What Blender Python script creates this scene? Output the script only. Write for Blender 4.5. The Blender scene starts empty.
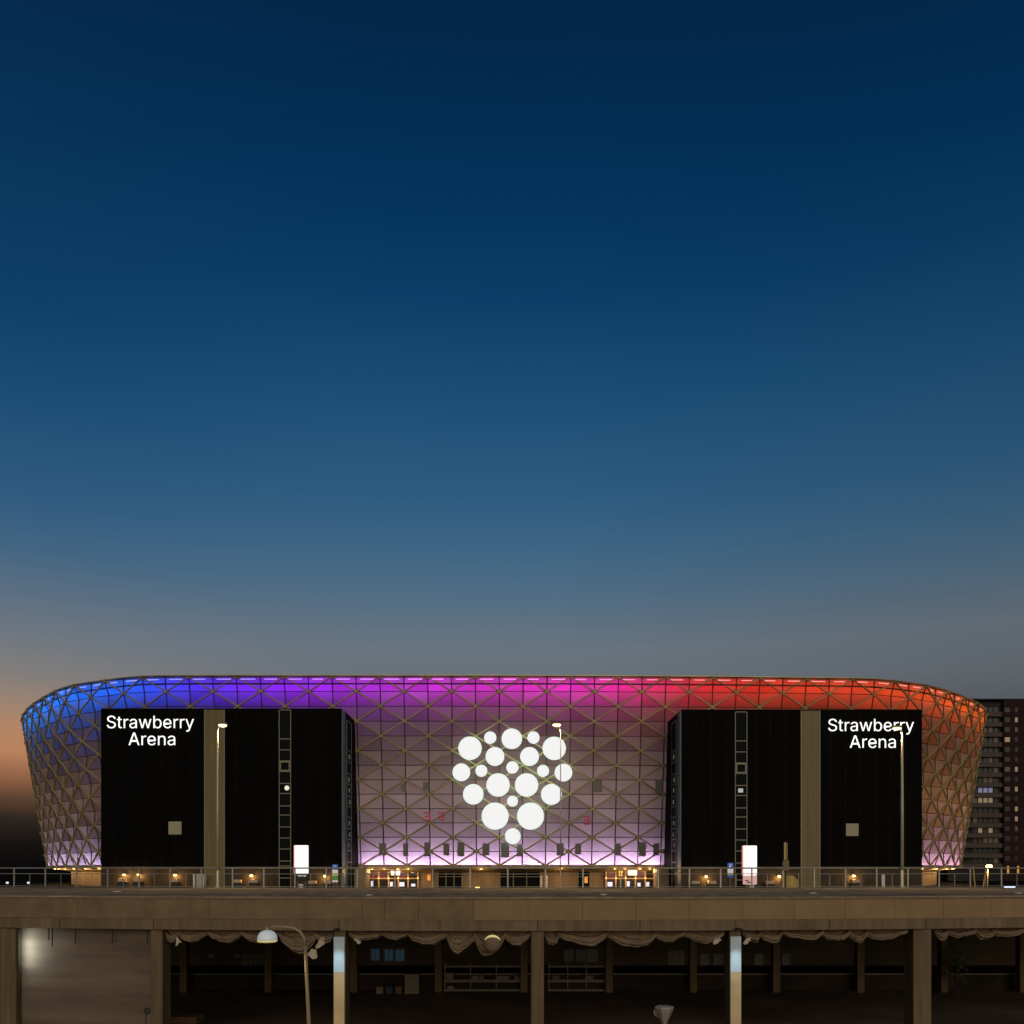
"""Dusk view of an arena behind a concrete bridge."""
GL = {'S':(447,[(322,14),(300,6),(277,0),(251,-4),(224,-5),(197,-4),(173,0),(150,5),(129,13),(110,23),(94,34),(79,47),(67,62),(57,79),(50,97),(45,116),(43,133),(101,133),(103,122),(107,108),(113,96),(120,85),(130,76),(140,67),(152,61),(165,55),(179,51),(193,48),(208,46),(224,45),(241,46),(257,48),(273,52),(287,57),(301,63),(313,70),(324,79),(333,89),(340,101),(345,113),(348,126),(350,139),(349,151),(346,163),(341,173),(335,181),(327,189),(319,196),(309,203),(298,208),(286,213),(273,218),(260,222),(246,226),(185,243),(155,253),(130,264),(107,277),(89,292),(75,309),(64,328),(58,349),(56,373),(57,393),(61,412),(68,429),(78,445),(90,460),(105,473),(121,485),(139,494),(159,502),(181,507),(203,510),(227,512),(251,510),(274,507),(295,502),(314,494),(332,484),(348,473),(362,461),(374,446),(383,431),(390,414),(395,397),(396,382),(341,382),(337,397),(330,414),(319,428),(304,441),(287,450),(268,457),(248,461),(225,463),(209,462),(193,460),(179,456),(166,451),(154,445),(143,438),(133,430),(125,421),(119,410),(115,399),(112,388),(111,376),(112,363),(115,351),(121,340),(128,331),(137,323),(146,316),(157,310),(168,304),(179,300),(190,296),(201,292),(211,289),(263,275),(274,272),(286,269),(298,265),(310,260),(322,255),(334,249),(345,242),(356,234),(366,226),(376,217),(384,207),(391,196),(397,183),(401,170),(403,155),(404,139),(403,119),(399,100),(392,82),(383,66),(371,50),(357,37),(341,25)],[(73,75,74),(72,75,73),(72,76,75),(71,76,72),(71,77,76),(70,77,71),(70,78,77),(69,78,70),(69,79,78),(68,79,69),(68,80,79),(68,81,80),(67,95,68),(95,81,68),(67,96,95),(94,81,95),(67,97,96),(93,81,94),(93,82,81),(66,97,67),(66,98,97),(92,82,93),(66,99,98),(66,100,99),(91,82,92),(91,83,82),(65,100,66),(65,101,100),(90,83,91),(65,102,101),(90,84,83),(65,103,102),(64,103,65),(89,84,90),(64,104,103),(89,85,84),(88,85,89),(63,104,64),(63,105,104),(63,106,105),(87,85,88),(87,86,85),(62,106,63),(62,107,106),(62,108,107),(61,108,62),(61,109,108),(61,110,109),(60,110,61),(60,111,110),(60,112,111),(59,112,60),(59,113,112),(59,114,113),(59,115,114),(58,115,59),(58,116,115),(58,117,116),(58,118,117),(58,119,118),(57,119,58),(57,120,119),(56,120,57),(56,121,120),(56,122,121),(56,123,122),(56,124,123),(55,124,56),(55,125,124),(55,126,125),(54,126,55),(54,127,126),(53,127,54),(53,128,127),(53,129,128),(53,130,129),(52,130,53),(51,130,52),(50,130,51),(50,131,130),(49,131,50),(48,131,49),(48,132,131),(47,132,48),(46,132,47),(46,133,132),(45,133,46),(45,134,133),(44,134,45),(43,134,44),(43,135,134),(42,135,43),(42,136,135),(41,136,42),(40,136,41),(40,137,136),(15,17,16),(15,18,17),(39,137,40),(15,19,18),(39,138,137),(14,19,15),(38,138,39),(14,20,19),(37,138,38),(37,139,138),(13,20,14),(13,21,20),(36,139,37),(13,22,21),(36,140,139),(35,140,36),(12,22,13),(12,23,22),(34,140,35),(12,24,23),(34,141,140),(33,141,34),(11,24,12),(11,25,24),(32,141,33),(11,26,25),(31,141,32),(11,27,26),(31,142,141),(30,142,31),(11,28,27),(10,28,11),(29,142,30),(10,29,28),(10,142,29),(10,143,142),(9,143,10),(9,0,143),(8,0,9),(8,1,0),(7,1,8),(7,2,1),(6,2,7),(6,3,2),(5,3,6),(5,4,3)]),'t':(228,[(10,375),(200,375),(200,331),(10,331),(69,93),(69,467),(122,467),(122,98),(123,86),(125,75),(128,66),(133,59),(140,53),(148,49),(159,47),(170,46),(174,46),(177,46),(181,47),(186,47),(190,48),(194,48),(199,49),(199,49),(208,4),(207,4),(202,3),(197,2),(191,1),(186,1),(180,0),(174,0),(168,0),(146,1),(126,6),(109,14),(95,24),(83,38),(75,53),(71,72)],[(4,6,5),(4,7,6),(3,1,0),(3,2,1),(4,8,7),(39,8,4),(39,9,8),(39,10,9),(38,10,39),(38,11,10),(38,12,11),(37,12,38),(37,13,12),(22,24,23),(21,24,22),(37,14,13),(20,24,21),(19,24,20),(18,24,19),(37,15,14),(17,24,18),(16,24,17),(15,24,16),(37,24,15),(36,24,37),(35,24,36),(34,24,35),(33,24,34),(33,25,24),(33,26,25),(33,27,26),(33,28,27),(32,28,33),(32,29,28),(32,30,29),(32,31,30)]),'r':(259,[(110,4),(57,4),(57,375),(108,375),(108,317),(118,317),(125,333),(133,344),(143,355),(155,364),(168,371),(182,377),(197,380),(213,381),(217,381),(221,381),(225,381),(229,380),(233,380),(237,380),(240,380),(239,380),(239,327),(242,327),(239,327),(235,328),(230,328),(225,329),(219,329),(213,330),(207,330),(193,329),(181,327),(169,323),(157,318),(147,312),(137,304),(129,296),(122,286),(117,275),(113,263),(110,250),(110,237)],[(12,14,13),(12,15,14),(12,16,15),(12,17,16),(12,18,17),(12,19,18),(12,20,19),(22,20,21),(12,22,20),(11,22,12),(10,22,11),(1,3,2),(1,4,3),(9,22,10),(8,22,9),(7,22,8),(6,29,7),(29,28,7),(28,27,7),(27,26,7),(26,22,7),(5,31,6),(31,30,6),(30,29,6),(5,32,31),(25,22,26),(24,22,25),(24,23,22),(5,33,32),(5,34,33),(5,35,34),(1,5,4),(1,40,5),(40,39,5),(39,38,5),(38,37,5),(37,36,5),(36,35,5),(1,41,40),(1,42,41),(1,0,42)]),'a':(389,[(214,5),(202,1),(189,-2),(175,-4),(160,-5),(143,-4),(126,-1),(111,3),(96,9),(83,16),(71,25),(60,35),(51,47),(44,60),(39,75),(35,90),(34,108),(35,123),(37,137),(41,149),(47,159),(53,168),(61,176),(70,183),(79,190),(90,195),(102,200),(114,204),(126,207),(139,209),(152,212),(166,214),(179,216),(195,218),(210,220),(223,221),(234,223),(244,224),(253,226),(261,228),(267,231),(273,235),(277,241),(279,247),(280,254),(280,257),(279,268),(277,279),(274,289),(270,299),(265,307),(258,314),(251,320),(242,326),(232,330),(221,333),(209,334),(196,335),(182,334),(170,333),(158,330),(148,326),(138,321),(129,316),(122,310),(115,304),(109,297),(104,290),(100,283),(98,279),(46,294),(52,306),(60,320),(70,332),(81,343),(93,352),(106,360),(120,366),(134,372),(149,375),(164,378),(179,380),(194,380),(204,380),(215,379),(226,378),(238,375),(250,372),(261,368),(273,363),(284,357),(294,350),(303,341),(311,330),(319,318),(325,305),(329,289),(332,271),(333,251),(333,4),(281,4),(281,56),(270,56),(265,47),(261,41),(255,34),(249,27),(242,21),(234,15),(224,10),(128,49),(138,45),(148,43),(159,42),(170,41),(187,42),(203,45),(217,49),(230,55),(241,63),(251,71),(260,81),(267,91),(272,102),(276,114),(279,126),(280,138),(280,199),(271,191),(268,189),(264,188),(258,186),(252,184),(245,183),(238,181),(231,180),(223,178),(215,177),(207,176),(200,175),(192,174),(186,173),(180,173),(175,172),(164,170),(153,168),(143,166),(133,162),(123,159),(115,154),(107,148),(100,142),(95,134),(91,126),(89,116),(88,105),(88,95),(91,86),(94,77),(99,70),(105,63),(112,57),(119,53)],[(81,83,82),(81,84,83),(80,84,81),(80,85,84),(79,85,80),(79,86,85),(78,86,79),(78,87,86),(78,88,87),(77,88,78),(77,89,88),(76,89,77),(76,90,89),(75,90,76),(75,91,90),(74,91,75),(74,92,91),(73,92,74),(73,57,92),(57,93,92),(73,58,57),(56,93,57),(73,59,58),(55,93,56),(73,60,59),(54,93,55),(72,60,73),(54,94,93),(72,61,60),(53,94,54),(72,62,61),(52,94,53),(72,63,62),(51,94,52),(71,63,72),(51,95,94),(71,64,63),(50,95,51),(71,65,64),(49,95,50),(70,65,71),(49,96,95),(70,66,65),(48,96,49),(70,67,66),(69,68,70),(68,67,70),(47,96,48),(47,97,96),(46,97,47),(46,98,97),(45,98,46),(44,98,45),(43,98,44),(43,99,98),(42,99,43),(41,99,42),(40,127,41),(127,99,41),(39,127,40),(38,127,39),(37,127,38),(36,127,37),(35,127,36),(34,127,35),(33,127,34),(32,127,33),(31,127,32),(30,127,31),(29,127,30),(28,127,29),(27,127,28),(26,127,27),(25,127,26),(25,128,127),(126,99,127),(24,128,25),(24,129,128),(23,129,24),(23,130,129),(23,131,130),(23,132,131),(23,133,132),(22,133,23),(22,134,133),(22,135,134),(22,136,135),(22,137,136),(22,138,137),(21,138,22),(21,139,138),(21,140,139),(21,141,140),(21,142,141),(21,143,142),(21,144,143),(21,145,144),(21,146,145),(20,146,21),(20,147,146),(20,148,147),(19,148,20),(19,149,148),(19,150,149),(18,150,19),(18,151,150),(18,152,151),(125,99,126),(17,152,18),(17,153,152),(124,99,125),(17,154,153),(16,154,17),(16,155,154),(123,99,124),(15,155,16),(15,156,155),(122,99,123),(15,157,156),(121,99,122),(14,157,15),(14,158,157),(120,101,121),(101,99,121),(14,159,158),(13,159,14),(119,101,120),(13,160,159),(13,161,160),(118,102,119),(102,101,119),(12,161,13),(12,162,161),(118,103,102),(100,99,101),(117,103,118),(12,110,162),(116,103,117),(12,111,110),(116,104,103),(11,111,12),(11,112,111),(115,104,116),(11,113,112),(114,104,115),(11,114,113),(11,104,114),(11,105,104),(10,105,11),(10,106,105),(10,107,106),(9,107,10),(9,108,107),(8,108,9),(8,109,108),(8,0,109),(7,0,8),(7,1,0),(6,1,7),(6,2,1),(5,2,6),(5,3,2),(4,3,5)]),'w':(567,[(196,4),(141,4),(28,375),(84,375),(130,213),(134,195),(139,176),(145,156),(150,136),(155,114),(161,91),(166,66),(170,45),(170,45),(174,65),(179,89),(184,112),(189,134),(195,155),(200,175),(205,194),(210,213),(255,375),(313,375),(358,213),(363,195),(367,175),(372,156),(378,135),(383,113),(388,90),(393,66),(397,45),(396,45),(401,66),(406,89),(411,112),(417,134),(422,155),(427,175),(432,194),(437,213),(483,375),(539,375),(427,4),(371,4),(323,173),(319,186),(316,199),(312,213),(308,226),(305,240),(301,253),(298,267),(294,281),(291,295),(288,310),(284,324),(282,334),(285,334),(283,324),(280,310),(276,296),(273,281),(269,267),(266,253),(262,239),(259,226),(255,212),(251,199),(248,186),(244,173)],[(1,3,2),(1,4,3),(21,58,22),(58,23,22),(58,59,23),(59,24,23),(41,43,42),(41,44,43),(21,60,58),(60,57,58),(60,57,59),(57,24,59),(21,61,60),(56,24,57),(21,62,61),(55,24,56),(21,63,62),(54,24,55),(21,64,63),(53,24,54),(21,65,64),(52,24,53),(51,24,52),(21,66,65),(50,24,51),(21,67,66),(49,24,50),(21,68,67),(49,25,24),(40,44,41),(20,68,21),(1,5,4),(48,25,49),(20,69,68),(47,25,48),(20,70,69),(1,6,5),(47,26,25),(39,44,40),(19,70,20),(46,26,47),(19,71,70),(1,7,6),(46,27,26),(38,44,39),(18,71,19),(18,0,71),(45,27,46),(1,8,7),(45,28,27),(37,44,38),(17,0,18),(1,9,8),(45,29,28),(36,44,37),(16,0,17),(1,10,9),(45,30,29),(35,44,36),(15,0,16),(1,11,10),(45,31,30),(34,44,35),(14,0,15),(1,13,11),(13,12,11),(45,33,31),(33,32,31),(33,44,34),(13,0,14),(1,0,13),(45,44,33)]),'b':(425,[(311,19),(293,9),(273,2),(252,-3),(229,-4),(213,-3),(199,-1),(186,2),(174,7),(164,13),(155,20),(147,27),(141,34),(135,41),(130,48),(125,55),(120,63),(108,63),(108,4),(57,4),(57,505),(110,505),(110,315),(120,315),(125,323),(130,329),(135,336),(140,343),(147,350),(154,357),(163,363),(173,369),(185,374),(198,378),(212,380),(229,380),(252,379),(273,375),(292,367),(311,357),(327,344),(342,329),(355,311),(366,291),(375,268),(381,244),(385,217),(386,189),(385,160),(381,133),(375,109),(366,86),(355,66),(343,48),(328,32),(159,62),(173,53),(187,47),(203,44),(220,43),(238,44),(254,48),(269,54),(282,62),(294,73),(304,85),(312,99),(320,115),(325,132),(329,150),(331,169),(332,189),(331,209),(329,228),(325,246),(320,263),(313,278),(304,292),(294,304),(282,315),(269,323),(254,329),(238,333),(220,334),(203,333),(187,329),(172,323),(159,315),(147,305),(137,293),(128,280),(121,264),(116,248),(112,229),(109,210),(109,189),(109,169),(112,149),(116,131),(121,114),(129,98),(137,84),(147,72)],[(19,21,20),(19,22,21),(34,36,35),(33,36,34),(33,37,36),(32,37,33),(32,38,37),(31,38,32),(30,38,31),(30,39,38),(29,39,30),(29,40,39),(28,40,29),(27,40,28),(27,41,40),(26,83,27),(83,41,27),(25,83,26),(25,84,83),(82,41,83),(25,85,84),(81,41,82),(25,86,85),(24,86,25),(80,41,81),(80,42,41),(24,87,86),(79,42,80),(23,87,24),(23,88,87),(19,23,22),(19,92,23),(92,91,23),(91,90,23),(90,89,23),(89,88,23),(78,42,79),(78,43,42),(77,43,78),(76,43,77),(76,44,43),(75,44,76),(75,45,44),(74,45,75),(19,93,92),(73,45,74),(73,46,45),(19,94,93),(72,46,73),(72,47,46),(19,95,94),(71,47,72),(70,47,71),(19,96,95),(70,48,47),(69,48,70),(19,97,96),(69,49,48),(68,49,69),(19,98,97),(68,50,49),(67,50,68),(19,99,98),(66,50,67),(19,100,99),(66,51,50),(65,51,66),(19,17,100),(17,101,100),(65,52,51),(64,52,65),(17,102,101),(63,52,64),(17,16,102),(16,55,102),(63,53,52),(19,18,17),(15,55,16),(62,53,63),(15,56,55),(14,56,15),(61,53,62),(14,57,56),(13,57,14),(61,54,53),(60,54,61),(13,58,57),(59,54,60),(13,59,58),(13,54,59),(12,54,13),(11,54,12),(11,0,54),(10,0,11),(9,0,10),(9,1,0),(8,1,9),(8,2,1),(7,2,8),(6,2,7),(6,3,2),(5,3,6),(5,4,3)]),'e':(404,[(281,8),(265,3),(249,-1),(231,-3),(212,-4),(186,-3),(162,2),(139,9),(119,20),(101,33),(85,48),(71,66),(59,87),(50,109),(43,133),(39,159),(38,187),(39,215),(43,241),(50,265),(59,288),(70,309),(84,327),(99,343),(117,356),(137,367),(158,374),(181,379),(205,380),(220,380),(235,378),(250,375),(264,370),(278,364),(292,357),(304,348),(316,338),(327,326),(337,313),(346,297),(353,280),(359,262),(364,241),(366,218),(367,194),(367,173),(79,173),(79,217),(325,217),(313,209),(313,221),(311,238),(307,255),(301,270),(295,284),(286,297),(276,308),(265,317),(252,325),(238,330),(222,333),(205,334),(188,333),(172,330),(157,324),(144,317),(132,307),(122,297),(113,285),(105,271),(99,257),(95,242),(93,227),(92,211),(92,177),(93,157),(96,138),(100,120),(107,104),(115,90),(125,78),(136,67),(149,58),(163,51),(178,46),(195,43),(212,42),(224,43),(235,44),(245,46),(255,49),(264,53),(273,58),(281,63),(288,70),(295,77),(301,85),(305,94),(308,101),(360,88),(356,78),(350,65),(342,53),(332,42),(321,32),(309,23),(296,15)],[(27,29,28),(27,30,29),(26,30,27),(26,31,30),(26,32,31),(25,32,26),(25,33,32),(24,33,25),(24,34,33),(24,35,34),(23,35,24),(23,36,35),(22,61,23),(61,36,23),(61,60,36),(60,37,36),(22,62,61),(59,37,60),(22,63,62),(58,37,59),(22,64,63),(21,64,22),(58,38,37),(57,38,58),(21,65,64),(56,38,57),(21,66,65),(56,39,38),(20,66,21),(55,39,56),(20,67,66),(55,40,39),(54,40,55),(20,68,67),(19,68,20),(19,69,68),(53,40,54),(53,41,40),(19,70,69),(52,41,53),(18,70,19),(52,42,41),(18,71,70),(51,42,52),(18,72,71),(51,43,42),(17,72,18),(50,43,51),(17,47,72),(47,73,72),(49,48,50),(48,43,50),(48,44,43),(17,46,47),(73,48,47),(73,44,48),(16,46,17),(74,44,73),(74,45,44),(15,46,16),(75,45,74),(15,45,46),(15,75,45),(14,75,15),(14,76,75),(14,77,76),(13,77,14),(13,78,77),(12,78,13),(12,79,78),(97,99,98),(96,99,97),(12,80,79),(96,100,99),(11,80,12),(95,100,96),(95,101,100),(11,81,80),(94,101,95),(93,101,94),(11,82,81),(10,82,11),(93,102,101),(92,102,93),(10,83,82),(91,102,92),(91,103,102),(90,103,91),(10,84,83),(89,103,90),(9,84,10),(9,85,84),(88,103,89),(87,103,88),(9,86,85),(86,103,87),(9,103,86),(9,104,103),(8,104,9),(8,105,104),(8,106,105),(7,106,8),(7,0,106),(6,0,7),(6,1,0),(6,2,1),(5,2,6),(5,3,2),(4,3,5)]),'y':(389,[(65,-139),(60,-138),(55,-137),(52,-136),(52,-136),(64,-90),(71,-91),(79,-93),(88,-94),(96,-94),(105,-93),(112,-91),(120,-87),(127,-83),(133,-77),(139,-69),(145,-60),(150,-49),(154,-37),(167,-1),(23,375),(82,375),(161,154),(168,137),(173,119),(178,103),(183,86),(187,69),(192,52),(197,36),(200,25),(189,25),(192,36),(197,52),(202,69),(206,86),(211,103),(216,120),(222,137),(228,154),(308,375),(366,375),(200,-57),(194,-71),(188,-83),(181,-94),(173,-104),(165,-113),(157,-121),(148,-127),(138,-132),(127,-136),(116,-139),(104,-141),(91,-141),(84,-141),(77,-141),(71,-140)],[(19,21,20),(19,22,21),(39,41,40),(39,42,41),(38,42,39),(19,23,22),(37,42,38),(19,24,23),(36,42,37),(19,25,24),(35,42,36),(19,26,25),(34,42,35),(19,27,26),(33,30,34),(30,42,34),(19,28,27),(32,29,33),(29,30,33),(19,32,28),(32,29,28),(19,31,32),(19,30,31),(19,42,30),(18,42,19),(17,42,18),(16,42,17),(16,43,42),(15,43,16),(14,43,15),(14,44,43),(13,44,14),(12,44,13),(12,45,44),(11,45,12),(4,6,5),(10,45,11),(4,7,6),(9,45,10),(4,8,7),(8,45,9),(4,45,8),(4,46,45),(4,47,46),(4,48,47),(4,49,48),(4,50,49),(4,51,50),(4,2,3),(4,52,51),(2,52,4),(1,52,2),(0,52,1),(0,53,52),(57,53,0),(56,53,57),(56,54,53),(55,54,56)]),'A':(480,[(82,4),(22,4),(204,505),(273,505),(457,4),(398,4),(291,304),(286,319),(280,335),(274,353),(268,373),(261,396),(253,421),(245,449),(238,474),(240,474),(232,448),(224,420),(216,395),(209,372),(203,352),(197,334),(191,318),(187,304),(374,203),(106,203),(106,138),(374,138)],[(1,25,2),(25,14,2),(14,3,2),(14,15,3),(15,24,3),(24,4,3),(25,16,14),(16,13,14),(16,13,15),(13,24,15),(12,24,13),(25,17,16),(11,24,12),(25,18,17),(10,24,11),(25,19,18),(9,24,10),(25,20,19),(8,24,9),(25,21,20),(7,24,8),(25,22,21),(6,24,7),(25,23,22),(5,27,6),(27,24,6),(25,26,23),(26,0,23),(1,26,25),(26,24,25),(26,27,24),(27,4,24),(1,0,26),(5,4,27)]),'n':(410,[(123,285),(117,272),(113,258),(110,243),(110,227),(110,4),(57,4),(57,375),(108,375),(108,291),(108,291),(116,310),(127,330),(140,346),(154,359),(171,368),(188,375),(207,379),(227,380),(246,379),(263,377),(278,372),(293,365),(306,356),(318,346),(328,333),(337,319),(344,302),(349,284),(352,263),(353,240),(353,4),(300,4),(300,235),(299,257),(294,276),(287,293),(276,307),(263,319),(247,327),(230,332),(210,333),(196,332),(183,330),(171,326),(159,321),(148,314),(138,306),(130,296)],[(17,19,18),(17,20,19),(16,20,17),(16,21,20),(6,8,7),(6,9,8),(15,21,16),(15,22,21),(14,22,15),(14,23,22),(13,23,14),(13,24,23),(12,24,13),(12,41,24),(41,25,24),(41,40,25),(40,26,25),(12,42,41),(12,43,42),(39,26,40),(12,44,43),(11,44,12),(38,26,39),(11,45,44),(11,46,45),(38,27,26),(37,27,38),(11,47,46),(10,47,11),(36,27,37),(10,48,47),(36,28,27),(10,0,48),(35,28,36),(6,10,9),(6,2,10),(2,1,10),(1,0,10),(35,29,28),(34,29,35),(34,30,29),(6,3,2),(33,30,34),(6,4,3),(33,31,30),(32,31,33),(6,5,4)]),'P':(444,[(121,4),(64,4),(64,505),(235,505),(263,503),(288,499),(310,493),(330,484),(348,473),(363,459),(376,445),(386,428),(394,410),(400,390),(404,369),(405,348),(404,326),(400,305),(394,286),(386,267),(376,250),(363,235),(348,222),(330,211),(310,202),(288,195),(263,191),(235,190),(113,190),(113,238),(233,238),(252,239),(269,242),(285,246),(299,253),(311,260),(321,270),(330,280),(337,292),(342,305),(346,318),(348,333),(348,348),(348,363),(346,377),(342,391),(337,403),(330,415),(321,425),(311,434),(299,442),(285,448),(269,453),(252,455),(232,456),(121,456)],[(1,55,2),(55,3,2),(55,4,3),(55,5,4),(55,6,5),(55,7,6),(55,8,7),(55,9,8),(55,54,9),(54,53,9),(53,10,9),(1,29,55),(29,0,55),(52,10,53),(51,10,52),(50,10,51),(50,11,10),(49,11,50),(48,11,49),(48,12,11),(47,12,48),(46,12,47),(46,13,12),(45,13,46),(44,13,45),(44,14,13),(43,14,44),(43,15,14),(42,15,43),(42,16,15),(41,16,42),(40,16,41),(40,17,16),(39,17,40),(39,18,17),(38,18,39),(37,18,38),(37,19,18),(36,19,37),(35,19,36),(35,20,19),(34,20,35),(33,20,34),(33,21,20),(32,21,33),(31,21,32),(30,21,31),(1,28,29),(0,30,29),(0,27,30),(27,21,30),(27,22,21),(27,23,22),(27,24,23),(27,25,24),(27,26,25),(1,27,28),(1,0,27)])}
TOPW, UPW, DOWNW, SUNW, ADD_FLOODW, BAYW, TOFF, BOFF, SUNEL, TJ, INW = 340, 700, 320, 1.0, 85, 21, 3.0, 2.3, 17, .4, 800
import bpy, math, random
from mathutils import Vector
random.seed(7)
R = math.radians
SC = bpy.context.scene
COL = SC.collection
F = 909.0            # focal length in pixels of the 1024 px frame
E = 8.0              # eye height above the street
HOR = 869.0

def X_(px, Y): return (px - 512.0) * Y / F
def Z_(py, Y): return E + (HOR - py) * Y / F
def lin(r, g, b):
    def f(c):
        c /= 255.0
        return c / 12.92 if c <= .04045 else ((c + .055) / 1.055) ** 2.4
    return (f(r), f(g), f(b))

# ------------------------------------------------------------------ materials
def mat(name, col, rough=.7, spec=.3, metal=0.0, emit=None, estr=1.0):
    m = bpy.data.materials.new(name); m.use_nodes = True
    b = m.node_tree.nodes['Principled BSDF']
    b.inputs['Base Color'].default_value = (*col, 1)
    b.inputs['Roughness'].default_value = rough
    b.inputs['Specular IOR Level'].default_value = spec
    b.inputs['Metallic'].default_value = metal
    if emit:
        b.inputs['Emission Color'].default_value = (*emit, 1)
        b.inputs['Emission Strength'].default_value = estr
    return m

def vary(m, c1, c2, scale=(1, 1, 1), detail=6, lo=.35, hi=.65, bump=0.0, island=0.0, second=None, rough=.55):
    """Noise wear between two colours in object space, optional stains and bump."""
    nt = m.node_tree; N = nt.nodes; L = nt.links
    b = N['Principled BSDF']
    tc = N.new('ShaderNodeTexCoord'); mp = N.new('ShaderNodeMapping')
    mp.inputs['Scale'].default_value = scale
    L.new(tc.outputs['Object'], mp.inputs['Vector'])
    no = N.new('ShaderNodeTexNoise'); no.inputs['Scale'].default_value = 1.0
    no.inputs['Detail'].default_value = detail; no.inputs['Roughness'].default_value = rough
    L.new(mp.outputs['Vector'], no.inputs['Vector'])
    cr = N.new('ShaderNodeValToRGB')
    cr.color_ramp.elements[0].position = lo; cr.color_ramp.elements[0].color = (*c1, 1)
    cr.color_ramp.elements[1].position = hi; cr.color_ramp.elements[1].color = (*c2, 1)
    L.new(no.outputs['Fac'], cr.inputs['Fac'])
    out = cr.outputs['Color']
    if second:
        sc2, amt = second
        mp2 = N.new('ShaderNodeMapping'); mp2.inputs['Scale'].default_value = sc2
        L.new(tc.outputs['Object'], mp2.inputs['Vector'])
        n2 = N.new('ShaderNodeTexNoise'); n2.inputs['Scale'].default_value = 1; n2.inputs['Detail'].default_value = 5
        L.new(mp2.outputs['Vector'], n2.inputs['Vector'])
        mr = N.new('ShaderNodeMapRange'); mr.inputs[1].default_value = .35; mr.inputs[2].default_value = .68
        mr.inputs[3].default_value = 1 - amt; mr.inputs[4].default_value = 1 + amt * .5
        L.new(n2.outputs['Fac'], mr.inputs[0])
        mx = N.new('ShaderNodeVectorMath'); mx.operation = 'MULTIPLY'
        L.new(out, mx.inputs[0]); L.new(mr.outputs[0], mx.inputs[1]); out = mx.outputs[0]
    if island:
        ge = N.new('ShaderNodeNewGeometry')
        mr = N.new('ShaderNodeMapRange'); mr.inputs[3].default_value = 1 - island; mr.inputs[4].default_value = 1 + island
        L.new(ge.outputs['Random Per Island'], mr.inputs[0])
        mx = N.new('ShaderNodeVectorMath'); mx.operation = 'MULTIPLY'
        L.new(out, mx.inputs[0]); L.new(mr.outputs[0], mx.inputs[1]); out = mx.outputs[0]
    L.new(out, b.inputs['Base Color'])
    if bump:
        bp = N.new('ShaderNodeBump'); bp.inputs['Strength'].default_value = bump; bp.inputs['Distance'].default_value = .05
        L.new(no.outputs['Fac'], bp.inputs['Height']); L.new(bp.outputs['Normal'], b.inputs['Normal'])
    return m

M = {}
M['skin'] = vary(mat('facade panels', (.2, .15, .1), .42, .3, .55), (.085, .062, .04), (.125, .092, .058), (.12, .12, .2), 5, island=.25)
def translucent(m, fac):
    nt = m.node_tree; b = nt.nodes['Principled BSDF']; t = nt.nodes.new('ShaderNodeBsdfTranslucent'); mx = nt.nodes.new('ShaderNodeMixShader'); mx.inputs[0].default_value = fac
    ge = nt.nodes.new('ShaderNodeNewGeometry'); cr = nt.nodes.new('ShaderNodeValToRGB')
    cr.color_ramp.elements[0].color = (.54, .52, .52, 1); cr.color_ramp.elements[1].color = (.70, .68, .68, 1)
    nt.links.new(ge.outputs['Random Per Island'], cr.inputs[0]); nt.links.new(cr.outputs[0], t.inputs['Color'])
    nt.links.new(b.outputs[0], mx.inputs[1]); nt.links.new(t.outputs[0], mx.inputs[2]); nt.links.new(mx.outputs[0], nt.nodes['Material Output'].inputs['Surface'])
translucent(M['skin'], .45)
M['lattice'] = vary(mat('lattice metal', (.3, .27, .15), .38, .5, .25), (.34, .28, .13), (.50, .415, .21), (.2, .2, .2), 4)
M['mullion'] = mat('dark mullion', (.075, .062, .036), .5, .3)
M['black'] = vary(mat('black cladding', (.004, .004, .004), .6, .03), (.003, .003, .0032), (.005, .0046, .0042), (.6, .6, .05), 4)
M['base'] = vary(mat('added brown glow catcher', (.05, .04, .025), .6, .2), (.045, .033, .02), (.07, .052, .032), (1, 1, .4), 5)  # tone added so the wall lamps' glow shows
M['seam'] = mat('cladding joint', (.010, .010, .010), .5, .1)
M['bronze'] = vary(mat('bronze cladding', (.3, .2, .1), .5, .3), (.165, .13, .056), (.22, .175, .082), (1.2, 1, .06), 5)
M['teal'] = vary(mat('teal metal', (.07, .1, .11), .4, .4), (.085, .17, .185), (.12, .22, .24), (1, .5, .1), 4)
M['frame'] = mat('window frame metal', (.27, .245, .17), .5, .4)
M['pane'] = mat('dark window glass', (.006, .007, .007), .5, .04)
M['pane2'] = mat('grey window blind', (.010, .013, .012), .7, .04)
M['pane_lit'] = mat('lit window', (.3, .3, .2), .5, .2, emit=(.95, .95, .7), estr=.8)
M['glow_win'] = mat('dim lit window', (.14, .12, .075), .5, .2, emit=(1, .82, .5), estr=.09)
M['soffit'] = vary(mat('soffit boards', (.4, .3, .18), .6, .3), (.3, .22, .12), (.42, .31, .18), (.5, .5, .5))
M['stone'] = vary(mat('ground floor cladding', (.3, .2, .1), .6, .3), (.22, .15, .085), (.32, .22, .125), (.8, .8, .1), 5)
M['roof'] = mat('roof sheet', (.2, .2, .21), .6)
M['white_light'] = mat('white luminous acrylic', (.15, .15, .15), .4, .2, emit=(.86, .86, .86), estr=1.0)
M['disc_glow'] = mat('disc back light', (.8, .85, .83), .4, .2, emit=(.6, .9, .8), estr=3.6)
M['letter'] = mat('white luminous letters', (.9, .9, .9), .4, .2, emit=(1, 1, 1), estr=1.0)
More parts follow.
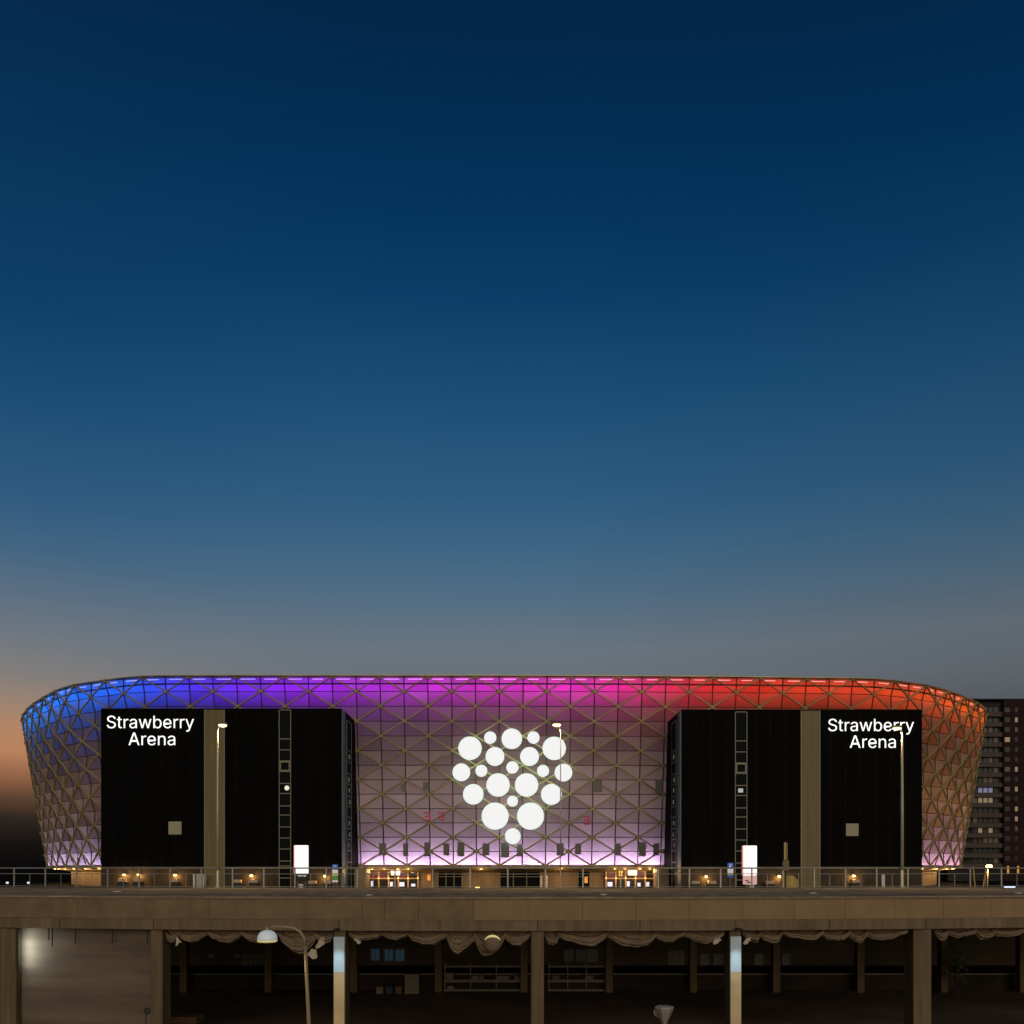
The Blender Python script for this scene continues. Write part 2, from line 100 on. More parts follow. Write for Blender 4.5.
M['disc_side'] = mat('disc rim acrylic', (.8, .85, .83), .4, .2, emit=(.6, .95, .8), estr=1.0)
CONC1, CONC2 = (.18, .131, .078), (.245, .181, .112)
M['conc'] = vary(mat('brown concrete', CONC1, .85, .2), CONC1, CONC2, (.5, .5, .5), 8, .3, .7, bump=.15, second=((5, 5, .3), .2))
M['conc_panel'] = vary(mat('concrete panel', CONC2, .8, .2), (.30, .205, .108), (.345, .24, .13), (.35, .35, .6), 8, .3, .7, bump=.06, second=((1.5, 1.5, .9), .08))
M['conc_dull'] = vary(mat('dull concrete panel', CONC2, .8, .2), (.20, .145, .08), (.255, .186, .108), (.5, .5, .8), 9, .3, .7, bump=.08, second=((1.6, 1.6, 1.1), .15))
M['deck'] = vary(mat('deck surface', (.12, .095, .07), 1.0, .0), (.25, .195, .13), (.48, .38, .26), (2.2, .5, 1), 10, .3, .7, second=((.3, .3, 1), .3))
M['column'] = vary(mat('column concrete', CONC1, .85, .2), (.15, .112, .062), (.21, .158, .09), (.9, .9, .5), 8, .3, .7, bump=.15, second=((5, 5, .3), .2))
M['baywall'] = vary(mat('bay wall concrete', CONC1, .85, .2), (.14, .108, .072), (.215, .17, .118), (.25, .25, .9), 8, .3, .7, bump=.15, second=((.15, .15, 2.2), .22))
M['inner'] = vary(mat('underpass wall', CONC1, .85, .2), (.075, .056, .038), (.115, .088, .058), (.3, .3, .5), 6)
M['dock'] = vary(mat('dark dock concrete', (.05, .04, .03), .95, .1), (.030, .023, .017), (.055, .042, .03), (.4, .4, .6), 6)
M['street'] = vary(mat('asphalt', (.05, .045, .04), .9, .2), (.15, .11, .08), (.24, .18, .135), (.5, .5, .5), 10, .3, .7, second=((.12, .12, .1), .4))
M['plaza'] = vary(mat('plaza paving', (.1, .09, .08), 1.0, .0), (.016, .015, .014), (.03, .027, .024), (.4, .4, .4), 8)
M['tarp'] = vary(mat('tarpaulin', (.4, .3, .2), .75, .25), (.19, .14, .088), (.28, .21, .14), (1.5, 1.5, 1.5), 6)
M['tarp_white'] = mat('pale tarpaulin', (.62, .54, .44), .7, .3)
M['rail'] = vary(mat('galvanised rail', (.35, .36, .34), .4, .5, .4), (.30, .30, .26), (.42, .42, .38), (1, 1, 1), 4)
M['pole'] = vary(mat('galvanised pole', (.45, .43, .36), .4, .5, .3), (.40, .37, .29), (.52, .48, .38), (2, 2, .6), 4)
M['pole_dark'] = vary(mat('weathered pole', (.3, .25, .16), .5, .4, .2), (.30, .235, .13), (.42, .33, .19), (3, 3, .6), 4)
M['enamel'] = mat('white shade with painted glow', (.80, .84, .84), .35, .5, emit=(.72, .86, .92), estr=.22)  # added emission stands in for outside light falling on the dome
M['lamp_lens'] = mat('lit lamp lens', (.9, .8, .6), .4, .2, emit=(1, .74, .32), estr=4)
M['lamp_soft'] = mat('glowing lamp rim', (.8, .75, .4), .4, .2, emit=(.8, .68, .28), estr=.45)
M['sconce'] = mat('lit wall lamp', (.9, .7, .4), .4, .2, emit=(1, .55, .16), estr=2.6)
M['cool_light_tint'] = vary(mat('painted cool light', (.6, .74, .8), .6, .3), (.56, .72, .80), (.66, .80, .86), (1, 1, 1.5), 6)  # cool light on the upper column face, put into the colour
M['warm_light_tint'] = vary(mat('painted warm light', (.6, .42, .2), .6, .3), (.60, .45, .24), (.74, .56, .31), (1, 1, 1.5), 6)  # warm sodium light on the lower column face, put into the colour
M['blue_win'] = mat('blue lit window', (.03, .06, .08), .4, .3, emit=(.05, .16, .25), estr=.10)
M['dim_win'] = mat('dim underpass window', (.10, .10, .09), .4, .4)
M['dark_metal'] = mat('dark metal', (.03, .028, .025), .5, .4)
M['mid_metal'] = mat('grey metal', (.16, .14, .12), .5, .4)
M['cabinet'] = mat('grey cabinet', (.22, .19, .15), .6, .3)
M['box_a'] = mat('pale carton', (.24, .2, .15), .8, .2)
M['box_b'] = mat('rust carton', (.18, .11, .06), .8, .2)
M['box_c'] = mat('blue crate plastic', (.02, .05, .10), .6, .3)
M['wood'] = vary(mat('crate boards', (.3, .19, .09), .8, .2), (.28, .16, .07), (.42, .26, .12), (.5, 6, 6), 5)
M['sign_blue'] = mat('blue sign face', (.03, .12, .5), .5, .3, emit=(.03, .12, .5), estr=.25)
M['sign_white'] = mat('white sign face', (.8, .8, .8), .5, .3, emit=(.8, .85, .9), estr=.25)
M['sign_yellow'] = mat('yellow sign face', (.8, .7, .3), .5, .3, emit=(.8, .65, .25), estr=.2)
M['sign_green'] = mat('green sign face', (.1, .5, .12), .5, .3, emit=(.1, .5, .12), estr=.08)
M['totem'] = mat('backlit sign panel', (.9, .88, .88), .4, .2, emit=(1, .93, .95), estr=1.0)
M['totem_edge'] = mat('backlit red sign edge', (.7, .3, .2), .5, .2, emit=(1, .42, .30), estr=.55)
M['totem_pink'] = mat('backlit pink sign panel', (.7, .5, .5), .5, .2, emit=(.75, .42, .40), estr=.55)
M['red_sign'] = mat('red sign strokes', (.4, .05, .05), .5, .2, emit=(.55, .06, .09), estr=.2)
M['grey_window'] = mat('grey facade window', (.20, .19, .17), .45, .3)
M['door_glass'] = mat('dark door glass', (.02, .018, .016), .15, .5)
M['door_cool'] = mat('lit door glass', (.5, .5, .6), .3, .3, emit=(.55, .62, .85), estr=.9)
M['door_plum'] = mat('plum lit glass', (.08, .025, .04), .3, .3, emit=(.25, .04, .09), estr=.16)
M['door_frame'] = mat('warm door frame', (.55, .36, .18), .5, .3)
M['drum'] = vary(mat('yellow canvas', (.6, .45, .12), .7, .2), (.50, .37, .11), (.66, .5, .18), (3, 3, .4), 4)
M['white_board'] = mat('white board', (.75, .73, .68), .6, .3)
M['cream'] = mat('cream enamel', (.62, .47, .30), .6, .3)
M['tower_brick'] = vary(mat('dark red brick', (.04, .02, .02), .9, .1), (.026, .015, .015), (.04, .022, .021), (.4, .4, .8), 6)
M['tower_wall'] = vary(mat('tower wall', (.06, .05, .05), .9, .1), (.035, .032, .034), (.05, .045, .046), (.3, .3, .5), 5)
M['tower_slab'] = mat('balcony concrete', (.10, .085, .075), .9, .1)
M['tower_pane'] = mat('tower window glass', (.03, .035, .045), .25, .4)
M['tw_warm'] = mat('warm tower window', (.2, .15, .1), .5, .2, emit=(1, .72, .42), estr=.19)
M['tw_dim'] = mat('dim tower window', (.1, .07, .06), .5, .2, emit=(1, .66, .5), estr=.035)
M['tw_lilac'] = mat('lilac tower window', (.1, .1, .15), .5, .2, emit=(.68, .6, 1), estr=.24)
M['leaf'] = vary(mat('leaf', (.05, .09, .04), .6, .3), (.05, .08, .035), (.10, .15, .07), (3, 3, 3), 4, island=.5)
M['bark'] = mat('bark', (.07, .05, .035), .9, .1)
M['drain'] = mat('worn steel cover', (.60, .56, .46), .5, .4)
M['cool_strip'] = mat('bluish lamp strip', (.8, .85, 1), .4, .2, emit=(.62, .75, 1), estr=1.3)

# ------------------------------------------------------------------ mesh collector
class MB:
    def __init__(s): s.v = []; s.f = []
    def add(s, vs, fs):
        k = len(s.v); s.v += [tuple(v) for v in vs]; s.f += [tuple(i + k for i in f) for f in fs]; return s
    def box(s, x0, x1, y0, y1, z0, z1):
        return s.add([(x0, y0, z0), (x1, y0, z0), (x1, y1, z0), (x0, y1, z0), (x0, y0, z1), (x1, y0, z1), (x1, y1, z1), (x0, y1, z1)],
                     [(0, 3, 2, 1), (4, 5, 6, 7), (0, 1, 5, 4), (1, 2, 6, 5), (2, 3, 7, 6), (3, 0, 4, 7)])
    def cbox(s, x0, x1, y0, y1, z0, z1, b=.02):
        """box with chamfered front and vertical edges"""
        b = min(b, (x1 - x0) * .4, (y1 - y0) * .4, (z1 - z0) * .4)
        ring = [(x0 + b, y0), (x1 - b, y0), (x1, y0 + b), (x1, y1 - b), (x1 - b, y1), (x0 + b, y1), (x0, y1 - b), (x0, y0 + b)]
        cx, cy = (x0 + x1) / 2, (y0 + y1) / 2
        def rr(z, k): return [(x + (b * k if x < cx else -b * k), y + (b * k if y < cy else -b * k), z) for x, y in ring]
        vs = rr(z0, 1) + rr(z0 + b, 0) + rr(z1 - b, 0) + rr(z1, 1)
        fs = [tuple(reversed(range(8))), tuple(range(24, 32))]
        for k in range(3):
            for i in range(8):
                j = (i + 1) % 8; fs.append((k * 8 + i, k * 8 + j, k * 8 + 8 + j, k * 8 + 8 + i))
        return s.add(vs, fs)
    def tube(s, pts, r, n=8, caps=True):
        pts = [Vector(p) for p in pts]; rs = r if isinstance(r, (list, tuple)) else [r] * len(pts)
        vs, fs = [], []; up = None
        for i, p in enumerate(pts):
            d = (pts[min(i + 1, len(pts) - 1)] - pts[max(i - 1, 0)]).normalized()
            if up is None: up = Vector((0, 0, 1)) if abs(d.z) < .9 else Vector((0, 1, 0))
            a = d.cross(up).normalized(); b = a.cross(d).normalized(); up = b
            for k in range(n):
                t = 2 * math.pi * k / n; vs.append(p + a * math.cos(t) * rs[i] + b * math.sin(t) * rs[i])
        for i in range(len(pts) - 1):
            for k in range(n):
                j = (k + 1) % n; fs.append((i * n + k, i * n + j, i * n + n + j, i * n + n + k))
        if caps: fs += [tuple(reversed(range(n))), tuple(range((len(pts) - 1) * n, len(pts) * n))]
        return s.add(vs, fs)
    def lathe(s, c, prof, n=20, axis='z'):
        vs, fs = [], []
        for r, h in prof:
            for k in range(n):
                t = 2 * math.pi * k / n
                if axis == 'z': vs.append((c[0] + r * math.cos(t), c[1] + r * math.sin(t), c[2] + h))
                else: vs.append((c[0] + r * math.cos(t), c[1] + h, c[2] + r * math.sin(t)))
        for i in range(len(prof) - 1):
            for k in range(n):
                j = (k + 1) % n; fs.append((i * n + k, i * n + j, i * n + n + j, i * n + n + k))
        fs += [tuple(reversed(range(n))), tuple(range((len(prof) - 1) * n, len(prof) * n))]
        return s.add(vs, fs)
    def ridge(s, a, b, out, w, d):
        """prism with a ridge facing out"""
        a, b, out = Vector(a), Vector(b), Vector(out); t = (b - a).normalized(); sd = t.cross(out).normalized() * w / 2; o = out.normalized() * d
        vs = [a - sd, a + sd, a + sd * .45 + o, a - sd * .45 + o, b - sd, b + sd, b + sd * .45 + o, b - sd * .45 + o]
        return s.add(vs, [(0, 1, 2, 3), (7, 6, 5, 4), (0, 4, 5, 1), (1, 5, 6, 2), (2, 6, 7, 3), (3, 7, 4, 0)])
    def build(s, name, m, parent=None, smooth=False, origin=None):
        me = bpy.data.meshes.new(name)
        vs = s.v
        ox = Vector(parent.location) if parent is not None and origin is None else Vector((0, 0, 0))
        if parent is not None and parent.parent is not None: ox = ox + Vector(parent.parent.location)
        me.from_pydata([(v[0] - ox.x, v[1] - ox.y, v[2] - ox.z) for v in vs], [], s.f)
        me.materials.append(M[m] if isinstance(m, str) else m)
        import bmesh
        bm = bmesh.new(); bm.from_mesh(me); bmesh.ops.recalc_face_normals(bm, faces=bm.faces); bm.to_mesh(me); bm.free()
        if smooth:
            for p in me.polygons: p.use_smooth = True
        o = bpy.data.objects.new(name, me); COL.objects.link(o)
        if parent is not None: o.parent = parent
        return o

def tag(o, label=None, cat=None, group=None, kind=None):
    if label: o['label'] = label
    if cat: o['category'] = cat
    if group: o['group'] = group
    if kind: o['kind'] = kind
    return o
def thing(name, label, cat, loc=(0, 0, 0), group=None):
    o = bpy.data.objects.new(name, None); COL.objects.link(o); o.location = loc; o.empty_display_size = .5
    return tag(o, label, cat, group)
def light(kind, name, loc, col, power, **kw):
    l = bpy.data.lights.new(name, kind); l.color = col; l.energy = power
    for k, v in kw.items(): setattr(l, k, v)
    o = bpy.data.objects.new(name, l); COL.objects.link(o); o.location = loc
    return o
def aim(o, d):
    o.rotation_euler = Vector(d).to_track_quat('-Z', 'Y').to_euler()

# ------------------------------------------------------------------ setting: street, plaza
CURV = 2.0 / 20.5 ** 2
def bridge_y(x): return 35.0 + CURV * min(abs(x), 42) ** 2        # the deck's near edge bows slightly
KF = 51.6 / 35.0                                                  # far edge = near edge scaled in plan
ZD = E - 28.0 / F * 35                                            # top of deck
ZB = E - 62.0 / F * 35                                            # underside of beam

g = MB().add([(-2500, -1500, 0), (2500, -1500, 0), (2500, 64, 0), (-2500, 64, 0)], [(0, 1, 2, 3)]).build('street', 'street')
tag(g, kind='structure')
pz = MB(); xs = [-2500, -70, -45, -30, -15, 0, 15, 30, 45, 70, 2500]
for x in xs:
    yn = KF * bridge_y(max(-42, min(42, x / KF))) + .25
    pz.add([], []); pz.v += [(x, yn, E - 1.5), (x, 70, E - 1.5), (x, 172, E - 4.4), (x, 3000, E - 4.4)]
for i in range(len(xs) - 1):
    for j in range(3): pz.f.append((i * 4 + j, i * 4 + 4 + j, i * 4 + 5 + j, i * 4 + 1 + j))
tag(pz.build('plaza', 'plaza'), kind='structure')

# ------------------------------------------------------------------ arena
ar = thing('arena', 'large oval arena with triangulated lit facade, black side blocks and coloured light along its top', 'arena', (0, 208, E - 4.4))
ZT, ZBT = Z_(676.6, 200), Z_(865.5, 207)
HH = ZT - ZBT
cpr = [(0, 200), (40, 200.9), (64, 202.2), (80, 203.4), (88.8, 207), (95, 210.3), (101.5, 215.5), (108.2, 221.7), (116.8, 231), (126, 243.5), (136.8, 265), (145.5, 290), (152, 312), (154, 330)]
cpl = [(0, 200), (40, 200), (70, 200.1), (82.5, 201.2), (94.2, 206.5), (103.4, 212.3), (113.2, 222.8), (126.8, 240), (140.3, 262), (149, 287), (155, 310), (157, 330)]
def catmull(P, n=12):
    out = []
    for i in range(len(P) - 1):
        p0, p1, p2, p3 = P[max(i - 1, 0)], P[i], P[i + 1], P[min(i + 2, len(P) - 1)]
        for k in range(n):
            t = k / n
            out.append(tuple(.5 * ((2 * p1[a]) + (-p0[a] + p2[a]) * t + (2 * p0[a] - 5 * p1[a] + 4 * p2[a] - p3[a]) * t * t + (-p0[a] + 3 * p1[a] - 3 * p2[a] + p3[a]) * t ** 3) for a in (0, 1)))
    return out + [P[-1]]
right = [(x, y) for x, y in catmull(cpr)]; left = [(-x, y) for x, y in catmull(cpl)]
rb = [(x, 660 - y) for x, y in reversed(right)][1:]; lb = [(x, 660 - y) for x, y in reversed(left)][1:]
loop = right + rb + [(-x_, y_) for x_, y_ in []] + list(reversed(lb))[1:] + list(reversed(left))[1:-1]
cum = [0]
for i in range(len(loop)):
    a, b = loop[i], loop[(i + 1) % len(loop)]; cum.append(cum[-1] + math.hypot(b[0] - a[0], b[1] - a[1]))
PER = cum[-1]; NB = 2 * round(PER / 5.226 / 2); DS = PER / NB; NR = 13
import bisect
def plan(s):
    s %= PER; i = min(bisect.bisect_right(cum, s) - 1, len(loop) - 1)
    a, b = loop[i], loop[(i + 1) % len(loop)]; t = (s - cum[i]) / max(cum[i + 1] - cum[i], 1e-9)
    return Vector((a[0] + (b[0] - a[0]) * t, a[1] + (b[1] - a[1]) * t, 0))
base, nrm = [], []
for i in range(NB):
    s = -2.79 + i * DS
    p = plan(s); t = (plan(s + 2.2) - plan(s - 2.2)).normalized()
    base.append(p); nrm.append(Vector((t.y, -t.x, 0)))
TILT = 6.4
def fp(i, j, out=0.0):
    i %= NB
    p = base[i] + nrm[i] * (-TILT * (j / NR) + out); return Vector((p.x, p.y, ZT - HH * j / NR))
def node(i, j): return (i + j) % 2 == 1
def fout(i):
    n = nrm[i % NB]; return Vector((n.x, n.y, -TILT / HH)).normalized()
sk = MB()
def amp(i):                     # the panels fold more sharply where the wall turns
    return .16 + .52 * min(1, max(0, (abs(nrm[i % NB].x) - .12) / .5))
ks = lambda i, j: fp(i, j, amp(i) if node(i, j) else 0)
for i in range(NB):
    for j in range(NR):
        a, b, c, d = ks(i, j), ks(i + 1, j), ks(i + 1, j + 1), ks(i, j + 1)
        if node(i, j): sk.add([a, b, c], [(0, 1, 2)]); sk.add([a, c, d], [(0, 1, 2)])
        else: sk.add([a, b, d], [(0, 1, 2)]); sk.add([b, c, d], [(0, 1, 2)])
skin = sk.build('facade_skin', 'skin', ar)
mu = MB(); la = MB(); kl = lambda i, j: fp(i, j, amp(i) + .02 if node(i, j) else .02)
for i in range(NB):
    for j in range(NR + 1):
        o = fout(i)
        (mu if 0 < j < NR else la).ridge(kl(i, j), kl(i + 1, j), o, .18 if 0 < j < NR else .34, .16)
        if j < NR:
            mu.ridge(kl(i, j) + o * .004, kl(i, j + 1) + o * .004, o, .29, .20)
            if node(i, j): la.ridge(kl(i, j) + o * .01, kl(i + 1, j + 1) + o * .01, o, .43, .30)
            else: la.ridge(kl(i + 1, j) + o * .01, kl(i, j + 1) + o * .01, o, .43, .30)
        if node(i, j):   # cast node
            p = kl(i, j); tt = Vector((-o.y, o.x, 0)).normalized(); up = tt.cross(o); ring = [p + (tt * math.cos(k * math.pi / 3) + up * math.sin(k * math.pi / 3)) * .48 for k in range(6)]
            la.add(ring + [r * 1 + o * .5 - (r - p) * .35 for r in ring], [tuple(range(6, 12))] + [(k, (k + 1) % 6, 6 + (k + 1) % 6, 6 + k) for k in range(6)])
la.build('facade_lattice', 'lattice', ar); mu.build('facade_mullions', 'mullion', ar)
# half-row dark rail behind the lattice in the top row, and a coping
rl = MB(); ck = MB()
for i in range(NB):
    o = fout(i)
    a, b = fp(i, .5, .42), fp(i + 1, .5, .42); rl.ridge(a, b, o, .34, .1)
    a, b = fp(i, 0, -.3), fp(i + 1, 0, -.3)
    A, B = fp(i, 0, 1.0), fp(i + 1, 0, 1.0); u = Vector((0, 0, .2)); v = Vector((0, 0, .02))
    ck.add([a + v, b + v, B + v, A + v, a + u, b + u, B + u, A + u], [(0, 1, 2, 3), (4, 7, 6, 5), (3, 2, 6, 7), (0, 4, 5, 1)])
rl.build('facade_rail', 'dark_metal', ar); ck.build('roof_coping', 'lattice', ar)
rf = MB(); rings = [(1.0, -.3, 0), (.8, 1.2, 0), (.5, 2.4, 0), (.2, 3.0, 0)]
cx, cy = -2, 330
for k, (r, dz, _) in enumerate(rings):
    for i in range(NB): p = fp(i, 0, -.3); rf.v.append((cx + (p.x - cx) * r, cy + (p.y - cy) * r, ZT + dz))
for k in range(3):
    for i in range(NB): j = (i + 1) % NB; rf.f.append((k * NB + i, k * NB + j, k * NB + NB + j, k * NB + NB + i))
rf.f.append(tuple(range(3 * NB, 4 * NB)))
rf.build('roof', 'roof', ar)
# soffit and ground floor
so = MB(); gw = MB(); ZG = E - 4.4; INS = 5.5
for i in range(NB):
    a, b = fp(i, NR, .5), fp(i + 1, NR, .5); c, d = fp(i, NR, -INS - .5), fp(i + 1, NR, -INS - .5)
    dz = Vector((0, 0, -.35)); dz2 = Vector((0, 0, -1.7))
    so.add([a + dz, b + dz, d + dz2, c + dz2], [(0, 1, 2, 3)]); so.add([a, b, b + dz, a + dz], [(0, 1, 2, 3)])
    a, b = fp(i, NR, -INS), fp(i + 1, NR, -INS); g0 = Vector((0, 0, ZG - .2 - a.z)); gw.add([a, b, b + g0, a + g0], [(0, 1, 2, 3)])
so.build('soffit', 'soffit', ar); gw.build('ground_floor_wall', 'stone', ar)

# top light strips, one per bay, each with its lamp
HUES = [(20, (0, .20, .80)), (70, (0, .15, .92)), (130, (0, .09, .88)), (180, (.04, .03, .85)), (240, (.12, .01, .80)), (300, (.24, .004, .80)), (360, (.40, .001, .76)),
        (480, (.64, 0, .60)), (590, (.84, 0, .50)), (640, (.92, 0, .22)), (690, (.95, .004, .04)), (760, (.92, .025, .010)), (850, (.92, .045, .012)), (930, (.95, .085, .008)), (1000, (1, .16, .006))]
def hue(px):
    if px <= HUES[0][0]: return HUES[0][1]
    for (a, ca), (b, cb) in zip(HUES, HUES[1:]):
        if px <= b:
            t = (px - a) / (b - a); return tuple(ca[k] + (cb[k] - ca[k]) * t for k in range(3))
    return HUES[-1][1]
def pxof(p): return 512 + p.x * F / p.y
strips = {}
for i in range(NB):
    mid = (fp(i, 0) + fp(i + 1, 0)) / 2
    if mid.y > 300: continue
    px = pxof(mid); c = hue(px)
    n = fout(i)
    L = light('AREA', 'facade_lamp', (fp(i, TJ, -TOFF) + fp(i + 1, TJ, -TOFF)) / 2, c, TOPW * (1.25 if px < 330 else (1 if px < 640 else .78)), shape='RECTANGLE', size=4.6, size_y=.5)
    tt = (fp(i + 1, 0) - fp(i, 0)).normalized()
    d = Vector((0, 0, -.55)) + nrm[i]
    from mathutils import Matrix
    zax = -d.normalized(); xax = (tt - zax * tt.dot(zax)).normalized(); yax = zax.cross(xax)
    L.rotation_euler = Matrix((xax, yax, zax)).transposed().to_euler()
    k = round(px / 24)
    mx = max(c); cc = tuple(min(1, v / mx * .75 + .22) for v in c)
    mname = 'led strip %d' % k
    if mname not in M: M[mname] = mat(mname, (.8, .8, .8), .4, .2, emit=cc, estr=1.1)
    a = fp(i, .2, .45); b = fp(i + 1, .2, .45); sa = a + (b - a) * .18; sb = a + (b - a) * (.62 + .2 * random.random())
    MB().ridge(sa, sb, fout(i), .20, .1).build('light_strip', mname, ar)
# added warm fill lights behind the panels, lifting the facade's middle rows
for i in range(0, NB, 2):
    p = fp(i, 7.5, -9)
    if p.y > 300: continue
    px = pxof(fp(i, 7.5))
    if 106 < px < 352 or 672 < px < 918: continue
    c, k = ((1, .50, .16), .50) if px <= 106 else (((1, .44, .13), 1.15) if px >= 918 else ((1, .70, .58), 1.0))
    light('POINT', 'added_fill_lamp', p, c, INW * k, shadow_soft_size=1.0)
# uplights along the bottom edge
UPC = MB()
for i in range(NB):
    mid = (fp(i, NR) + fp(i + 1, NR)) / 2
    if mid.y > 300: continue
    px = pxof(mid)
    if 106 < px < 352 or 672 < px < 918: continue
    c = (.86, .56, .95) if px < 660 else (1.0, .52, .82)
    if px < 110: c = (.72, .55, .95)
    L = light('AREA', 'facade_uplight', (fp(i, NR + .15, -BOFF) + fp(i + 1, NR + .15, -BOFF)) / 2, c, UPW * (.45 if px < 110 or px > 915 else 1), shape='RECTANGLE', size=3.2, size_y=.4)
    tt = (fp(i + 1, 0) - fp(i, 0)).normalized(); d = Vector((0, 0, .7)) + nrm[i]
    zax = -d.normalized(); xax = (tt - zax * tt.dot(zax)).normalized(); yax = zax.cross(xax)
    L.rotation_euler = Matrix((xax, yax, zax)).transposed().to_euler()
    a = fp(i, NR - .02, .5); b = fp(i + 1, NR - .02, .5)
    MB().ridge(a + (b - a) * .2, b - (b - a) * .2, Vector((0, 0, 1)), .2, .08).build('uplight', 'mid_metal', ar)

def facade_at(px, py):
    """point and outward normal of the front facade plane for a pixel of the photo (front centre only)"""
    Y = 203.0
    for _ in range(20):
        z = Z_(py, Y); Y = 200 + TILT * (ZT - z) / HH
    return Vector((X_(px, Y), Y, Z_(py, Y)))
FN = Vector((0, -1, -TILT / HH)).normalized(); FU = Vector((0, -TILT / HH, 1)).normalized()
def face_rect(px0, px1, py0, py1, d0, d1):
    a, b, c, d = facade_at(px0, py1), facade_at(px1, py1), facade_at(px1, py0), facade_at(px0, py0)
    lo = [v + FN * d0 for v in (a, b, c, d)]; hi = [v + FN * d1 for v in (a, b, c, d)]
    return MB().add(lo + hi, [(4, 5, 6, 7), (3, 2, 1, 0), (0, 1, 5, 4), (1, 2, 6, 5), (2, 3, 7, 6), (3, 0, 4, 7)])
for (px, w, y0, y1) in [(383, 7, 843, 855), (406, 5, 843, 856), (427.5, 6, 842, 856), (446.5, 6, 843, 855), (461, 7, 842, 856), (486, 7, 843, 855), (505, 8, 842, 857), (520, 6, 844, 856),
                        (560, 7, 843, 855), (578, 6, 843, 854), (617.5, 6, 843, 855), (642, 7, 842, 856), (656, 6, 843, 855), (404, 5, 784, 791), (658.5, 7, 780, 793), (598, 8, 780, 792), (426, 6, 782, 790)]:
    face_rect(px - w / 2, px + w / 2, y0, y1, .42, .62).build('window', 'grey_window', ar)
for (x0, y0) in [(424, 812), (438, 812), (583, 816)]:
    rs = MB()
    for k in range(3):
        b = face_rect(x0 + k * .6, x0 + 6 + k * .3, y0 + k * 3.6, y0 + 1.3 + k * 3.6, .5, .7); rs.add(b.v, b.f)
    b = face_rect(x0 + 5.2, x0 + 6.4, y0, y0 + 8, .52, .72); rs.add(b.v, b.f)
    rs.build('red_sign', 'red_sign', ar)

